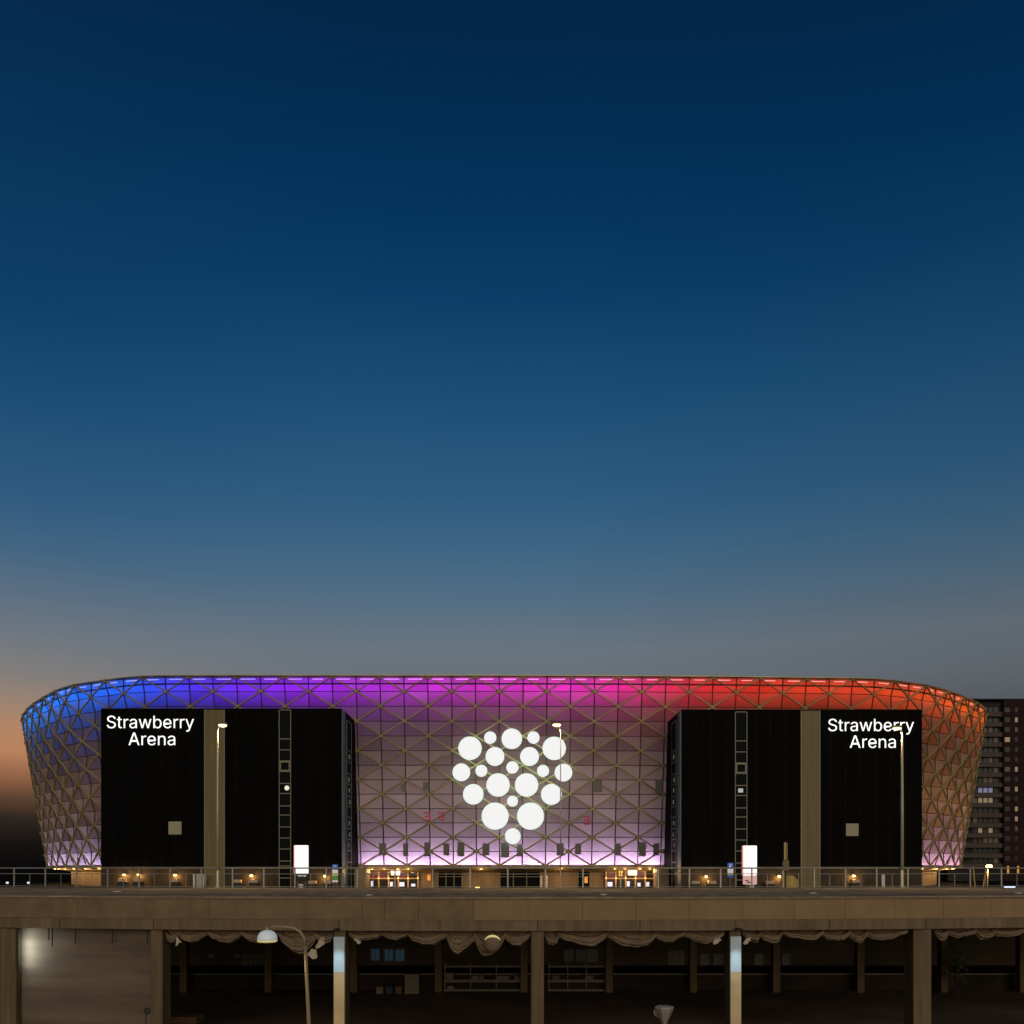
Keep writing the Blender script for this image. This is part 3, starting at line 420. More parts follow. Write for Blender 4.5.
# ---- black side blocks
YB = 186.0; S = YB / F
def bx(px): return (px - 512) * S
def bz(py): return E + (HOR - py) * S
CUTL = [710, 739, 750, 761, 771.5, 783.5, 793.5, 806, 815, 827, 838, 849, 861, 866, 878, 889]
for sgn, (p0, p1) in ((-1, (101, 341.8)), (1, (681.2, 922))):
    lab = 'left' if sgn < 0 else 'right'
    X0, X1 = bx(p0), bx(p1); ztop = bz(708.5 if sgn < 0 else 709.5)
    bl = MB().box(X0, X1, YB, 208.5, ZG - .1, ztop).build('black_block', 'black', ar)
    MB().box(X0 + .02, X1 - .02, YB - .05, YB + .02, ZG, bz(866.5)).build('glow_catch_band', 'base', bl)  # added brown band that picks up the wall lamps' glow
    # vertical cladding joints
    jm = MB(); x = X0 + 3.0
    while x < X1 - 1: jm.box(x, x + .05, YB - .02, YB + .05, bz(866), ztop - .3); x += 3.06
    jm.build('cladding_joint', 'seam', bl)
    (a, b) = (205, 224.5) if sgn < 0 else (801, 819.5)
    MB().cbox(bx(a), bx(b), YB - .12, YB + .2, ZG, ztop - .25, .05).build('bronze_panel', 'bronze', bl)
    em = MB()
    for e in (a, b): em.box(bx(e) - .11, bx(e) + .11, YB - .2, YB - .115, ZG, ztop - .25)
    em.build('panel_trim', 'frame', bl)
    # small square window
    (a, b, c, d) = (168.5, 181.5, 821.5, 834.5) if sgn < 0 else (846, 858.5, 823.5, 836)
    MB().cbox(bx(a), bx(b), YB - .1, YB + .1, bz(d), bz(c), .06).build('square_window', 'glow_win', bl)
    # stair glazing strip
    (a, b) = (279.3, 290.8) if sgn < 0 else (735.2, 746.8)
    fr = MB(); dy = 0 if sgn < 0 else 2
    for e in (a, b): fr.box(bx(e) - .075, bx(e) + .075, YB - .14, YB + .05, ZG, bz(CUTL[0] + dy))
    for y in CUTL: fr.box(bx(a) + .1, bx(b) - .1, YB - .125, YB + .05, bz(y + dy) - .09, bz(y + dy) + .09)
    sw = fr.build('stair_glazing', 'frame', bl)
    for k in range(len(CUTL) - 1):
        m = 'pane2' if k in (0, 1, 2, 4, 6, 8, 10, 12) else 'pane'
        MB().box(bx(a) + .1, bx(b) - .1, YB - .06, YB + .04, bz(CUTL[k + 1] + dy) + .09, bz(CUTL[k] + dy) - .09).build('pane', m, bl)
    f1 = MB()
    k = 3
    f1.box(bx(a) + .12, bx(b) - .12, YB - .18, YB - .142, bz(CUTL[k] + dy) - .32, bz(CUTL[k] + dy) - .08); f1.box(bx(a) + .12, bx(b) - .12, YB - .18, YB - .142, bz(CUTL[k + 1] + dy) + .08, bz(CUTL[k + 1] + dy) + .32)
    f1.box(bx(a) + .12, bx(a) + .38, YB - .18, YB - .142, bz(CUTL[k + 1] + dy) + .33, bz(CUTL[k] + dy) - .33); f1.box(bx(b) - .38, bx(b) - .12, YB - .18, YB - .142, bz(CUTL[k + 1] + dy) + .33, bz(CUTL[k] + dy) - .33)
    f1.build('window_frame', 'frame', bl)
    if sgn < 0: MB().lathe((bx(287), YB - .1, bz(788)), [(.12, -.12), (.42, -.1), (.5, 0), (.42, .05)], 14, 'y').build('stair_lamp', 'pane_lit', bl)
    else: MB().cbox(bx(738), bx(743), YB - .14, YB - .06, bz(792.5), bz(788.5), .05).build('stair_lamp', mat('cool window', (.4, .45, .45), .5, .2, emit=(.5, .6, .6), estr=.5), bl)
    # return wall facing the centre
    xr = X1 if sgn < 0 else X0; s_ = 1 if sgn < 0 else -1
    xa, xb = sorted((xr + s_ * .004, xr + s_ * .14))
    zt = ztop - .1
    MB().box(xa, xb, YB + .05, YB + 3.4, ZG, zt).build('corner_cladding', 'teal', bl)
    fr = MB(); yw0, yw1 = YB + 5.2, YB + 10.5
    for y in (yw0, yw1): fr.box(min(xa, xb), max(xa, xb) + 0, y - .22, y + .22, ZG, bz(716))
    zc = [bz(v) for v in (716, 746, 758, 770, 781, 793, 804, 815, 827, 838, 850, 862)]
    for z in zc: fr.box(xa, xb - .01, yw0 + .22, yw1 - .22, z - .1, z + .1)
    fr.build('return_glazing', 'teal', bl)
    for k in range(len(zc) - 1):
        MB().box(xa, xa + .08, yw0 + .23, yw1 - .23, zc[k + 1] + .11, zc[k] - .11).build('pane', 'pane2' if k % 2 == 0 else 'pane', bl)
    for k in (1, 3, 4, 5, 7, 8, 9):
        z = zc[k] - .8; MB().box(xa - .02 if s_ < 0 else xb - .02, xa + .02 if s_ < 0 else xb + .02, yw0 + 1.6 + .5 * (k % 3), yw0 + 2.7 + .5 * (k % 3), z - .9, z).build('lit_pane', 'glow_win', bl)
    # pale stone pier under the return
    xa, xb = sorted((xr - s_ * .3, xr + s_ * 2.6))
    MB().cbox(xa, xb, 200.5, 206, ZG, ZBT - .62, .1).build('stone_pier', 'soffit', ar)

# ---- berry of white discs
bs = thing('berry_sign', 'berry shaped cluster of twenty glowing white discs on the middle of the arena facade', 'sign', tuple(facade_at(513, 785)))
for (x, y, r) in [(207, 226, 82), (344, 154, 43), (490, 162, 72), (637, 154, 43), (777, 227, 82), (376, 282, 66), (610, 282, 66), (148, 389, 62), (284, 379, 42), (494, 356, 43),
                  (702, 379, 42), (840, 391, 62), (397, 475, 82), (590, 475, 82), (229, 538, 72), (758, 539, 73), (495, 585, 38), (377, 686, 95), (617, 686, 95), (497, 822, 55)]:
    px, py, rp = 440 + x * .14648, 715 + y * .14648, r * .14648 * .955
    c = facade_at(px, py); rad = rp * c.y / F
    def ringp(rr, d): return [c + FN * d + Vector((1, 0, 0)) * rr * math.cos(t * 2 * math.pi / 40) + FU * rr * math.sin(t * 2 * math.pi / 40) for t in range(40)]
    d = MB(); d.add(ringp(rad * .97, 1.95) , [tuple(range(40))])
    disc = d.build('light_disc', 'white_light', bs)
    e = MB(); vs = ringp(rad, 1.45) + ringp(rad, 1.9) + ringp(rad * .97, 1.945)
    e.add(vs, [(k * 40 + i, k * 40 + (i + 1) % 40, k * 40 + 40 + (i + 1) % 40, k * 40 + 40 + i) for k in range(2) for i in range(40)])
    e.build('disc_rim', 'disc_side', disc)
    h = MB(); h.add(ringp(rad * .9, 1.449), [tuple(range(40))]); h.build('disc_back', 'disc_glow', disc)

# ---- lettering
def word(txt, px0, px1, base_py, parent):
    w = sum(GL[c][0] for c in txt); xl = min(v[0] for v in GL[txt[0]][1])
    last = GL[txt[-1]]; tot = w - last[0] + max(v[0] for v in last[1]) - xl
    k = (px1 - px0) * S / tot; x = bx(px0) - xl * k; z0 = bz(base_py)
    for ch in txt:
        adv, vs, fs = GL[ch]
        m = MB(); n = len(vs)
        front = [(x + v[0] * k, YB - .22, z0 + v[1] * k) for v in vs]; back = [(p[0], YB - .13, p[2]) for p in front]
        cnt = {}
        for f in fs:
            for a, b in zip(f, f[1:] + f[:1]): cnt[(a, b)] = cnt.get((a, b), 0) + 1
        edges = [(a, b) for (a, b) in cnt if (b, a) not in cnt]
        m.add(front + back, list(fs) + [(a, b, b + n, a + n) for a, b in edges])
        m.build('letter', 'letter', parent); x += adv * k
sg = thing('letter_sign', 'white luminous lettering Strawberry Arena on the left black block', 'sign', (bx(150), YB - .2, bz(746)), 'white lettering on the black blocks')
word('Strawberry', 107.3, 194.2, 728.3, sg); word('Arena', 129, 175.5, 745.3, sg)
sg = thing('letter_sign', 'white luminous lettering Strawberry Arena on the right black block behind a lamp', 'sign', (bx(871), YB - .2, bz(746)), 'white lettering on the black blocks')
word('Strawberry', 828, 913.5, 731.2, sg); word('Arena', 849.5, 895.3, 748, sg)

# ---- entrances, openings and lights of the ground floor
YW = 200 + TILT + INS
def gx(px, Y=YW): return X_(px, Y)
for (p0, p1) in ((369, 418), (606, 655)):
    Y = YW - .6
    fr = MB(); n = 5; ws = (p1 - p0) / n
    zb, zm, zt = ZG, Z_(878.5, Y), Z_(868.5, Y)
    for k in range(n + 1): fr.cbox(gx(p0 + k * ws, Y) - .16, gx(p0 + k * ws, Y) + .16, Y - .2, Y + .3, zb, zt, .03)
    fr.box(gx(p0, Y) - .2, gx(p1, Y) + .2, Y - .15, Y + .25, zt + .005, zt + .3)
    for k in range(n): fr.box(gx(p0 + k * ws, Y) + .17, gx(p0 + (k + 1) * ws, Y) - .17, Y - .15, Y + .2, zm - .12, zm + .12)
    en = fr.build('entrance', 'door_frame', ar)
    for k in range(n + 1): MB().lathe((gx(p0 + k * ws, Y), Y - .32, zm + .1), [(.05, -.16), (.17, -.06), (.17, .06), (.05, .16)], 10).build('bulb', 'sconce', en)
    for k in range(n):
        xa, xb = gx(p0 + k * ws, Y) + .18, gx(p0 + (k + 1) * ws, Y) - .18
        MB().box(xa, xb, Y + .0, Y + .1, zm + .13, zt - .01).build('transom_pane', 'door_plum' if k in (0, 1, 3) else 'door_glass', en)
        MB().box(xa, xb, Y + .0, Y + .1, zb, zm - .13).build('glass_door', 'door_glass', en)
        lw = MB(); r_ = .3 + .35 * random.random(); off = random.random() * .3
        lw.cbox(xa + (xb - xa) * off, xa + (xb - xa) * (off + r_), Y - .06, Y - .02, zb + .3, zm - .4 - random.random() * 1.0, .02)
        if k != 1: lw.build('lit_pane', 'door_cool', en)
    ex = (396 if p0 < 500 else 632)
    MB().cbox(gx(ex - 4.5, Y), gx(ex + 4.5, Y), Y - 1.0, Y - .55, Z_(875.2, Y), Z_(869.3, Y), .04).build('entrance_sign', mat('lit entrance sign', (.9, .8, .8), .4, .2, emit=(1, .86, .84), estr=1.15), en)
    if p0 > 500: MB().cbox(gx(618.5, Y), gx(622, Y), Y - .8, Y - .55, Z_(876, Y), Z_(871, Y), .04).build('yellow_sign', mat('lit yellow sign', (.8, .6, .1), .4, .2, emit=(1, .6, .03), estr=.8), en)
for (p0, p1, kmul) in ((438, 462, 3), (500, 540, 3), (578, 590, 1)):
    Y = YW - .25; fr = MB(); zt, zb = Z_(871, Y), ZG + .1
    for k in range(kmul + 1): x = gx(p0 + (p1 - p0) * k / kmul, Y); fr.box(x - .09, x + .09, Y - .12, Y + .2, zb, zt)
    fr.box(gx(p0, Y) - .09, gx(p1, Y) + .09, Y - .11, Y + .2, zt + .003, zt + .18); fr.box(gx(p0, Y) + .1, gx(p1, Y) - .1, Y - .06, Y + .19, Z_(877, Y), Z_(876.4, Y))
    w = fr.build('glazed_opening', 'frame', ar)
    MB().box(gx(p0, Y), gx(p1, Y), Y + .1, Y + .18, zb, zt - .003).build('pane', 'pane', w)
for px in (541.2, 546.4):
    MB().cbox(gx(px - 1, YW - 2), gx(px + 1, YW - 2), YW - 2.5, YW - 2, ZG, Z_(875.5, YW - 2), .05).build('white_pillar', 'white_board', ar)
for (px, py) in ((429, 877.5), (586, 880)):
    MB().cbox(gx(px - 1.6, YW - .5), gx(px + 1.6, YW - .5), YW - .9, YW - .3, Z_(py + 3, YW), Z_(py - 3, YW), .06).build('wall_lantern', mat('amber lantern', (.6, .3, .1), .5, .2, emit=(1, .38, .04), estr=.55), ar)
# soffit downlights (disc + lamp)
DL = [(372, 3), (384, 3), (398, 3), (408, 3), (481, 3), (561, 3), (615, 3), (625, 3), (640, 3), (650, 3), (352, 2), (670, 2)]
spots = [(X_(px, 200.4 + TILT), 200.4 + TILT) for px, _ in DL]
for i in range(NB):
    mid = fp(i, NR, -1.0); px = pxof(mid)
    if mid.y < 290 and (px < 108 or px > 920) and i % 2 == 0: spots.append((mid.x, mid.y))
for (x, y) in spots:
    z = ZBT - .50
    MB().lathe((x, y, z), [(.2, -.34), (.45, -.2), (.5, .0), (.5, .1)], 12).build('downlight', 'sconce', ar)
    light('POINT', 'downlight_lamp', (x, y + .2 , z - .75), (1, .60, .23), DOWNW * (1.9 if abs(x) > 80 else 1), shadow_soft_size=.3)

# ---- lamps and boxes along the foot of the black blocks
for k, (px, py) in enumerate([(125, 874.5), (139.5, 874.5), (176, 874.8), (252, 875.5), (325.5, 876), (705.5, 876.5), (778.5, 876.3), (852.8, 875.8)]):
    x, z = bx(px), bz(py)
    names = ['second from the far left', 'third lamp from the far left', 'lamp left of the bronze panel', 'lamp right of the left bronze panel', 'lamp at the right end of the left block', 'lamp at the left end of the right block', 'lamp left of the right bronze panel', 'lamp right of the right bronze panel']
    lb = ['warm wall lamp at the outer end of the left black block', 'warm wall lamp second from the outer end of the left black block', 'warm wall lamp on the left block just left of the white cabinet', 'warm wall lamp on the left block just right of its bronze panel',
          'warm wall lamp on the left block right of the backlit totem', 'warm wall lamp on the right block left of the backlit totem', 'warm wall lamp on the right block above the yellow drum', 'warm wall lamp on the right block right of its bronze panel'][k]
    t = thing('wall_lamp', lb, 'wall lamp', (x, YB - .05, z), 'warm wall lamps along the foot of the black blocks')
    MB().cbox(x - .2, x + .2, YB - .1, YB, z - .3, z + .35, .03).build('back_plate', 'dark_metal', t)
    MB().lathe((x, YB - .42, z), [(.14, -.2), (.32, -.12), (.36, .06), (.2, .24)], 12).build('lamp_glass', 'sconce', t)
    light('POINT', 'wall_lamp_light', (x, YB - .9, z - .35), (1, .55, .18), 260, shadow_soft_size=.25)
wl = ['pale box at the outer end of the left black block', 'pale box second from the outer end of the left black block', 'pale box on the left block just left of the white cabinet', 'pale box just right of the left bronze panel', 'pale box under the lamp right of the left bronze panel', 'pale box just right of the left totem',
      'pale box at the right end of the left black block', 'pale box at the left end of the right black block', 'pale box left of the right totem', 'pale box between the right totem and the yellow drum', 'pale box under the lamp right of the right bronze panel']
for k, (px, py) in enumerate([(125.5, 880), (141, 880), (177.5, 880.4), (239.5, 881), (256, 881), (314, 882), (329, 882), (694, 882.2), (710.5, 882.2), (767.5, 882.2), (852.5, 881)]):
    x, z = bx(px), bz(py)
    t = thing('wall_box', wl[k], 'box', (x, YB - 1.4, z), 'pale boxes along the foot of the black blocks')
    MB().cbox(x - .8, x + .8, YB - 1.9, YB - .9, z - .35, z + .3, .08).build('lid', 'cream', t)
    MB().cbox(x - .95, x + .95, YB - 1.8, YB - .8, ZG, z - .36, .05).build('base', 'dark_metal', t)

# white cabinet and board, yellow drum
x0, x1 = X_(199, 184), X_(206.5, 184)
t = thing('cabinet', 'white ribbed cabinet left of the left bronze panel', 'cabinet', ((x0 + x1) / 2, 183, ZG))
MB().cbox(x0, x1, 182.4, 184, ZG, Z_(873.5, 184), .05).build('body', 'white_board', t)
rb = MB()
for k in range(5): rb.box(x0 + .12 + k * .28, x0 + .2 + k * .28, 182.34, 182.4, ZG + .2, Z_(874.5, 184))
rb.build('ribs', 'mid_metal', t)
MB().cbox(x0 - .75, x0 - .35, 182.6, 183, ZG, Z_(873.5, 184), .04).build('side_post', 'white_board', t)
x0, x1 = X_(881.5, 180), X_(884.6, 180)
t = thing('white_board', 'narrow white upright board right of the right bronze panel', 'board', ((x0 + x1) / 2, 180, ZG))
MB().cbox(x0, x1, 179.8, 180, ZG + .8, Z_(874.5, 180), .03).build('panel', 'white_light' if False else 'white_board', t)
MB().box(x0 + .1, x0 + .2, 179.85, 179.95, ZG, ZG + .8).box(x1 - .2, x1 - .1, 179.85, 179.95, ZG, ZG + .8).build('legs', 'mid_metal', t)
xc = X_(789.5, 172)
t = thing('drum', 'yellow round ribbed drum left of the right bronze panel', 'drum', (xc, 172, Z_(888, 172) - .8))
zt = Z_(877, 172); zb = ZG
MB().lathe((xc, 172, zb), [(1.55, 0), (1.6, .6), (1.6, zt - zb - .7), (1.45, zt - zb - .5)], 24).build('body', 'drum', t)
MB().lathe((xc, 172, zt - .5), [(1.48, .005), (1.1, .35), (1.0, .7), (.3, .85)], 24).build('cap', 'drum', t)

# ------------------------------------------------------------------ apartment tower
YT = 335.0; TS = YT / F
def tx(px): return (px - 512) * TS
def hsh2(a): return (math.sin(a * 12.9898 + 4.1) * 43758.5453) % 1.0
def tz(py): return E + (HOR - py) * TS
tw = thing('apartment_tower', 'tall dark apartment tower with balconies and lit windows at the right edge', 'building', (tx(1003), YT, ZG))
MB().box(tx(950), tx(1003.5), YT + 1.8, YT + 20, ZG, tz(700.5)).build('balcony_wing', 'tower_wall', tw)
MB().box(tx(1003.5) + .02, tx(1062), YT, YT + 21, ZG, tz(700)).build('brick_wing', 'tower_brick', tw)
MB().box(tx(965), tx(1063), YT - .3, YT + 21.3, tz(700) + .02, tz(699) + .1).build('roof_edge', 'tower_wall', tw)
y = 712.0; k = 0
while y < 864:
    sl = MB(); sl.cbox(tx(951), tx(1002.5), YT, YT + 1.78, tz(y + 4.5), tz(y), .08)
    bal = sl.build('balcony', 'tower_slab', tw)
    wm = {4: 'tw_dim', 5: 'tw_lilac', 6: 'tw_warm', 8: 'tw_warm'}.get(k)
    rowlit = {1: 'tw_dim'}.get(k, wm)
    for j in range(5):
        x0 = 975.5 + j * 5.2
        m = 'tower_pane'
        yy0, yy1 = y - 5.3, y - .6
        if k == 8 and j in (1, 2, 3): m = 'tw_lilac'
        if k == 9 and j in (1, 2, 3): m = 'tw_warm'
        if k == 7 and j in (2, 3): m = 'tw_dim'
        if k == 12 and j in (1, 3): m = 'tw_warm'
        if k in (1, 2) and j in (1, 2, 3): m = 'tw_dim' if (j + k) % 2 else 'tower_pane'
        if m == 'tower_pane' and hsh2(k * 7 + j) > .86: m = 'tw_dim'
        w = MB().box(tx(x0), tx(x0 + 3.9), YT + 1.70, YT + 1.785, tz(yy1), tz(yy0)).build('window', m, bal)
    y += 10.1; k += 1
y = 708.0; k = 0
while y < 862:
    m = {1: 'tower_pane', 3: 'tw_warm', 6: 'tw_dim', 8: 'tw_dim'}.get(k, 'tower_pane')
    for j, (xa, xb) in enumerate(((1004.8, 1009.8), (1015, 1017.6), (1030, 1034), (1044, 1048))):
        mm = m
        if j == 1: mm = 'tw_warm' if k in (1, 6, 8, 10, 11) else ('tw_dim' if k in (2, 12) else 'tower_pane')
        if j == 0 and k == 3: mm = 'tw_warm'
        MB().box(tx(xa), tx(xb), YT - .06, YT + .1, tz(y + 4.2), tz(y - .4)).build('window', mm, tw)
    y += 9.9; k += 1
for px in (1008, 1018):
    MB().box(tx(px - 1), tx(px + 1), YT - .08, YT + .1, tz(874), tz(866)).build('window', mat('orange window', (.4, .3, .1), .5, .2, emit=(1, .45, .04), estr=.4), tw)

# ------------------------------------------------------------------ bridge
def strip(xa, xb, n, ya, yb, za, zb, m=None):
    """curved bar along the bridge edge; ya/yb are offsets from the near edge"""
    m = m or MB(); k0 = len(m.v)
    for i in range(n + 1):
        x = xa + (xb - xa) * i / n; y = bridge_y(x)
        m.v += [(x, y + ya, za), (x, y + yb, za), (x, y + yb, zb), (x, y + ya, zb)]
    for i in range(n):
        a = k0 + i * 4
        for j in range(4): m.f.append((a + j, a + (j + 1) % 4, a + 4 + (j + 1) % 4, a + 4 + j))
    m.f += [(k0, k0 + 3, k0 + 2, k0 + 1), (k0 + n * 4, k0 + n * 4 + 1, k0 + n * 4 + 2, k0 + n * 4 + 3)]
    return m
def nx(px, dy=0.0):
    x = X_(px, 35.0)
    for _ in range(10): x = (px - 512) * (bridge_y(x) + dy) / F
    return x
br = thing('bridge', 'long brown concrete bridge on columns in front of the arena', 'bridge', (0, 40, 0))
dk = MB(); XE = 41.5; n = 48
for i in range(n + 1):
    x = -XE + 2 * XE * i / n; y = bridge_y(x)
    dk.v += [(x, y, ZD - .12), (x, y, ZD), (x * KF, y * KF, ZD), (x * KF, y * KF, ZD - .35)]
for i in range(n):
    a = i * 4
    for j in range(3): dk.f.append((a + j, a + j + 1, a + 5 + j, a + 4 + j))
dk.build('deck', 'deck', br)
# soffit slab from beam to the back wall
sb = MB()
for i in range(n + 1):
    x = -XE + 2 * XE * i / n; y = bridge_y(x); sb.v += [(x, y + .2, ZB + .25), (x * 1.9, 66.5, ZB + .25)]
for i in range(n): sb.f.append((i * 2, i * 2 + 1, i * 2 + 3, i * 2 + 2))
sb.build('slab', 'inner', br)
py2z = lambda py: E + (HOR - py) * 35 / F
strip(-XE, XE, 48, -.05, .30, py2z(898.2), ZD - .121).build('edge_lip', 'conc', br)
strip(-XE, XE, 48, .0, .5, ZB, py2z(920.1)).build('edge_beam', 'conc', br)
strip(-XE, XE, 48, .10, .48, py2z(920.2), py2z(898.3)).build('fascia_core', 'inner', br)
joints = [-560, -400, -240, -80, 73, 212, 366, 388, 421, 475]
while joints[-1] < 1600: joints.append(joints[-1] + 52.6)
for a, b in zip(joints, joints[1:]):
    xa, xb = X_(a, 36), X_(b, 36)
    if xb > XE or xa < -XE: continue
    strip(xa + .006, xb - .006, 6, -.02 - random.random() * .012, .098, py2z(920), py2z(898.4)).build('fascia_panel', 'conc_panel' if a >= 475 else 'conc_dull', br)
for px in (153.5, 339, 537.5, 735, 926, 60, 440, 640, 830):
    x = nx(px); y = bridge_y(x); MB().box(x - .02, x + .02, y - .006, y + .02, ZB + .02, py2z(921)).build('expansion_joint', 'dark_metal', br)
COLS = [(8, .66), (156.5, .46), (339.8, .44), (537.5, .50), (735.3, .44), (922.5, .72), (-178, .5), (1118, .5), (1314, .5)]
for (px, w) in COLS:
    x = nx(px, .14); y = bridge_y(x)
    MB().cbox(x - w / 2, x + w / 2, y + .14, y + 1.04, -.05, ZB - .003, .025).build('column', 'column', br)
for px in (100, 184, 268.5, 354, 438.5, 524, 609, 693, 776, 860, 943.5, 1022):
    x = X_(px, 59.1); w = .46
    MB().cbox(x - w / 2, x + w / 2, 58.9, 59.5, -.05, ZB + .24, .03).build('column', 'column', br)
for px in (339.0, 735.9):  # thin slabs carry the cool and warm light on these columns as colour
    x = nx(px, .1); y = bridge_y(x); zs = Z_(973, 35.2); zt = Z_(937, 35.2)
    a = MB().cbox(x - .21, x + .21, y + .10, y + .138, zs + .003, zt, .008).build('light_tint_panel', 'cool_light_tint', br); a['label'] = 'upper column face with cool pale blue light painted on'
    a = MB().cbox(x - .21, x + .21, y + .10, y + .138, 0, zs, .008).build('light_tint_panel', 'warm_light_tint', br); a['label'] = 'lower column face with warm ochre light painted on'
    MB().cbox(x - .08, x + .08, y - .75, y - .07, ZB + .05, ZB + .11, .02).build('added_floodlight', 'dark_metal', br)  # added lamp body under the beam for the cool spot
    L = light('SPOT', 'added_column_spot', (x, y - .68, ZB + .02), (.66, .88, 1), ADD_FLOODW, spot_size=R(50), spot_blend=1, shadow_soft_size=.06); aim(L, (0, .42, -1))  # added spot, no lamp visible here, cools the upper column face
# left bay infill wall
xa, xb = nx(10, .6), nx(160, .6); ya = bridge_y(xa) + .62
bw = MB().add([(xa, ya, -.05), (xb, bridge_y(xb) + .62, -.05), (xb, bridge_y(xb) + .62, ZB + .2), (xa, ya, ZB + .2), (xa, ya + .4, -.05), (xb, bridge_y(xb) + 1.02, -.05), (xb, bridge_y(xb) + 1.02, ZB + .2), (xa, ya + .4, ZB + .2)], [(0, 1, 2, 3), (4, 7, 6, 5), (0, 4, 5, 1), (3, 2, 6, 7), (0, 3, 7, 4), (1, 5, 6, 2)])
tag(bw.build('bay_wall', 'baywall'), 'plain concrete wall closing the leftmost bay under the bridge', 'wall')
x = nx(80, .3); hb = thing('hanger_rods', 'row of thin dark rods hanging from the beam over the leftmost bay', 'rods', (x, bridge_y(x) + .3, ZB - .6))
for px, l in ((48.5, .5), (52, .75), (75, .62), (112, .6), (147, .6)):
    x = nx(px, .3); y = bridge_y(x) + .3; MB().cbox(x - .02, x + .02, y, y + .04, ZB - l, ZB + .05, .005).build('rod', 'dark_metal', hb)
x = nx(18.6, .2); y = bridge_y(x) + .10
wlp = thing('bay_lamp', 'small cold lamp tucked behind the left end column', 'wall lamp', (x, y, ZB - .1))
MB().cbox(x - .05, x + .02, y - .03, y + .09, ZB - 1.75, ZB - .05, .01).build('body', 'dark_metal', wlp)
L = light('AREA', 'bay_lamp_light', (x + .05, y + .06, ZB - .95), (.82, .95, 1), BAYW, shape='RECTANGLE', size=.2, size_y=1.2)
d = Vector((.78, .55, 0)); zax = -d.normalized(); yax = (Vector((0, 0, 1)) - zax * zax.z).normalized(); xax = yax.cross(zax)
L.rotation_euler = Matrix((xax, yax, zax)).transposed().to_euler()

# deck lamps and drains
for k, (px, py, w) in enumerate([(117, 892, 4), (369.5, 895.5, 3.5), (603.5, 895, 3.5), (812.5, 893.6, 4), (1018, 893.5, 4)]):
    Y = -1.0 * (ZD - E) * F / (py - HOR); x = X_(px, Y)
    lb = ['pale round deck cover near the left end', 'pale round deck cover below the left entrance', 'pale round deck cover below the right entrance', 'pale round deck cover below the right bronze panel', 'pale round deck cover at the right edge'][k]
    t = tag(MB().lathe((x, Y, ZD), [(w * Y / F, .004), (w * Y / F * .95, .04), (w * Y / F * .8, .05)], 20).build('deck_cover', 'drain'), lb, 'cover', 'pale round covers on the bridge deck')
Y = 50; x = X_(1009, Y)
t = thing('deck_lamp', 'low bluish white lamp strip lying on the deck by the railing at the right', 'lamp', (x, Y, ZD))
MB().cbox(x - .34, x + .34, Y - .1, Y + .1, ZD, ZD + .05, .02).build('housing', 'mid_metal', t)
MB().cbox(x - .3, x + .3, Y - .12, Y - .02, ZD + .055, ZD + .12, .02).build('lens', 'cool_strip', t)
x = X_(477.5, 50)
t = thing('deck_lamp', 'tiny warm lamp on the deck below the berry sign', 'lamp', (x, 50, ZD))
MB().cbox(x - .14, x + .14, 49.9, 50.1, ZD, ZD + .04, .01).build('housing', 'mid_metal', t)
MB().cbox(x - .12, x + .12, 49.88, 49.98, ZD + .045, ZD + .09, .01).build('lens', 'sconce', t)

# ------------------------------------------------------------------ railing on the far edge
rt = thing('railing', 'long galvanised steel railing with top and middle rail along the far edge of the bridge', 'railing', (0, 51.4, ZD))
def far(px):
    x = X_(px, 35.0); 
    for _ in range(8): x = (px - 512) * bridge_y(x) / F
    return Vector((x * KF * .996, bridge_y(x) * KF * .996, ZD))
top, midr, low = [], [], []
for k in range(-260, 1290, 15):
    p = far(k); top.append(p + Vector((0, 0, 1.13))); midr.append(p + Vector((0, 0, .80))); low.append(p + Vector((0, 0, .07)))
MB().tube(top, .042, 8).build('top_rail', 'rail', rt); MB().tube(midr, .026, 6).build('middle_rail', 'rail', rt); MB().tube(low, .022, 6).build('bottom_rail', 'rail', rt)
k = -240 + 4.6
j = 0
while k < 1280:
    p = far(k)
    MB().cbox(p.x - .042, p.x + .042, p.y - .03, p.y + .03, ZD, ZD + 1.1, .01).build('post', 'rail', rt)
    p = far(k + 15.6)
    if not 370 < k < 660: MB().cbox(p.x - .014, p.x + .014, p.y - .012, p.y + .012, ZD + .085, ZD + .78, .004).build('baluster', 'rail', rt)
    k += 31.2 if not 350 < k < 640 else 37.6

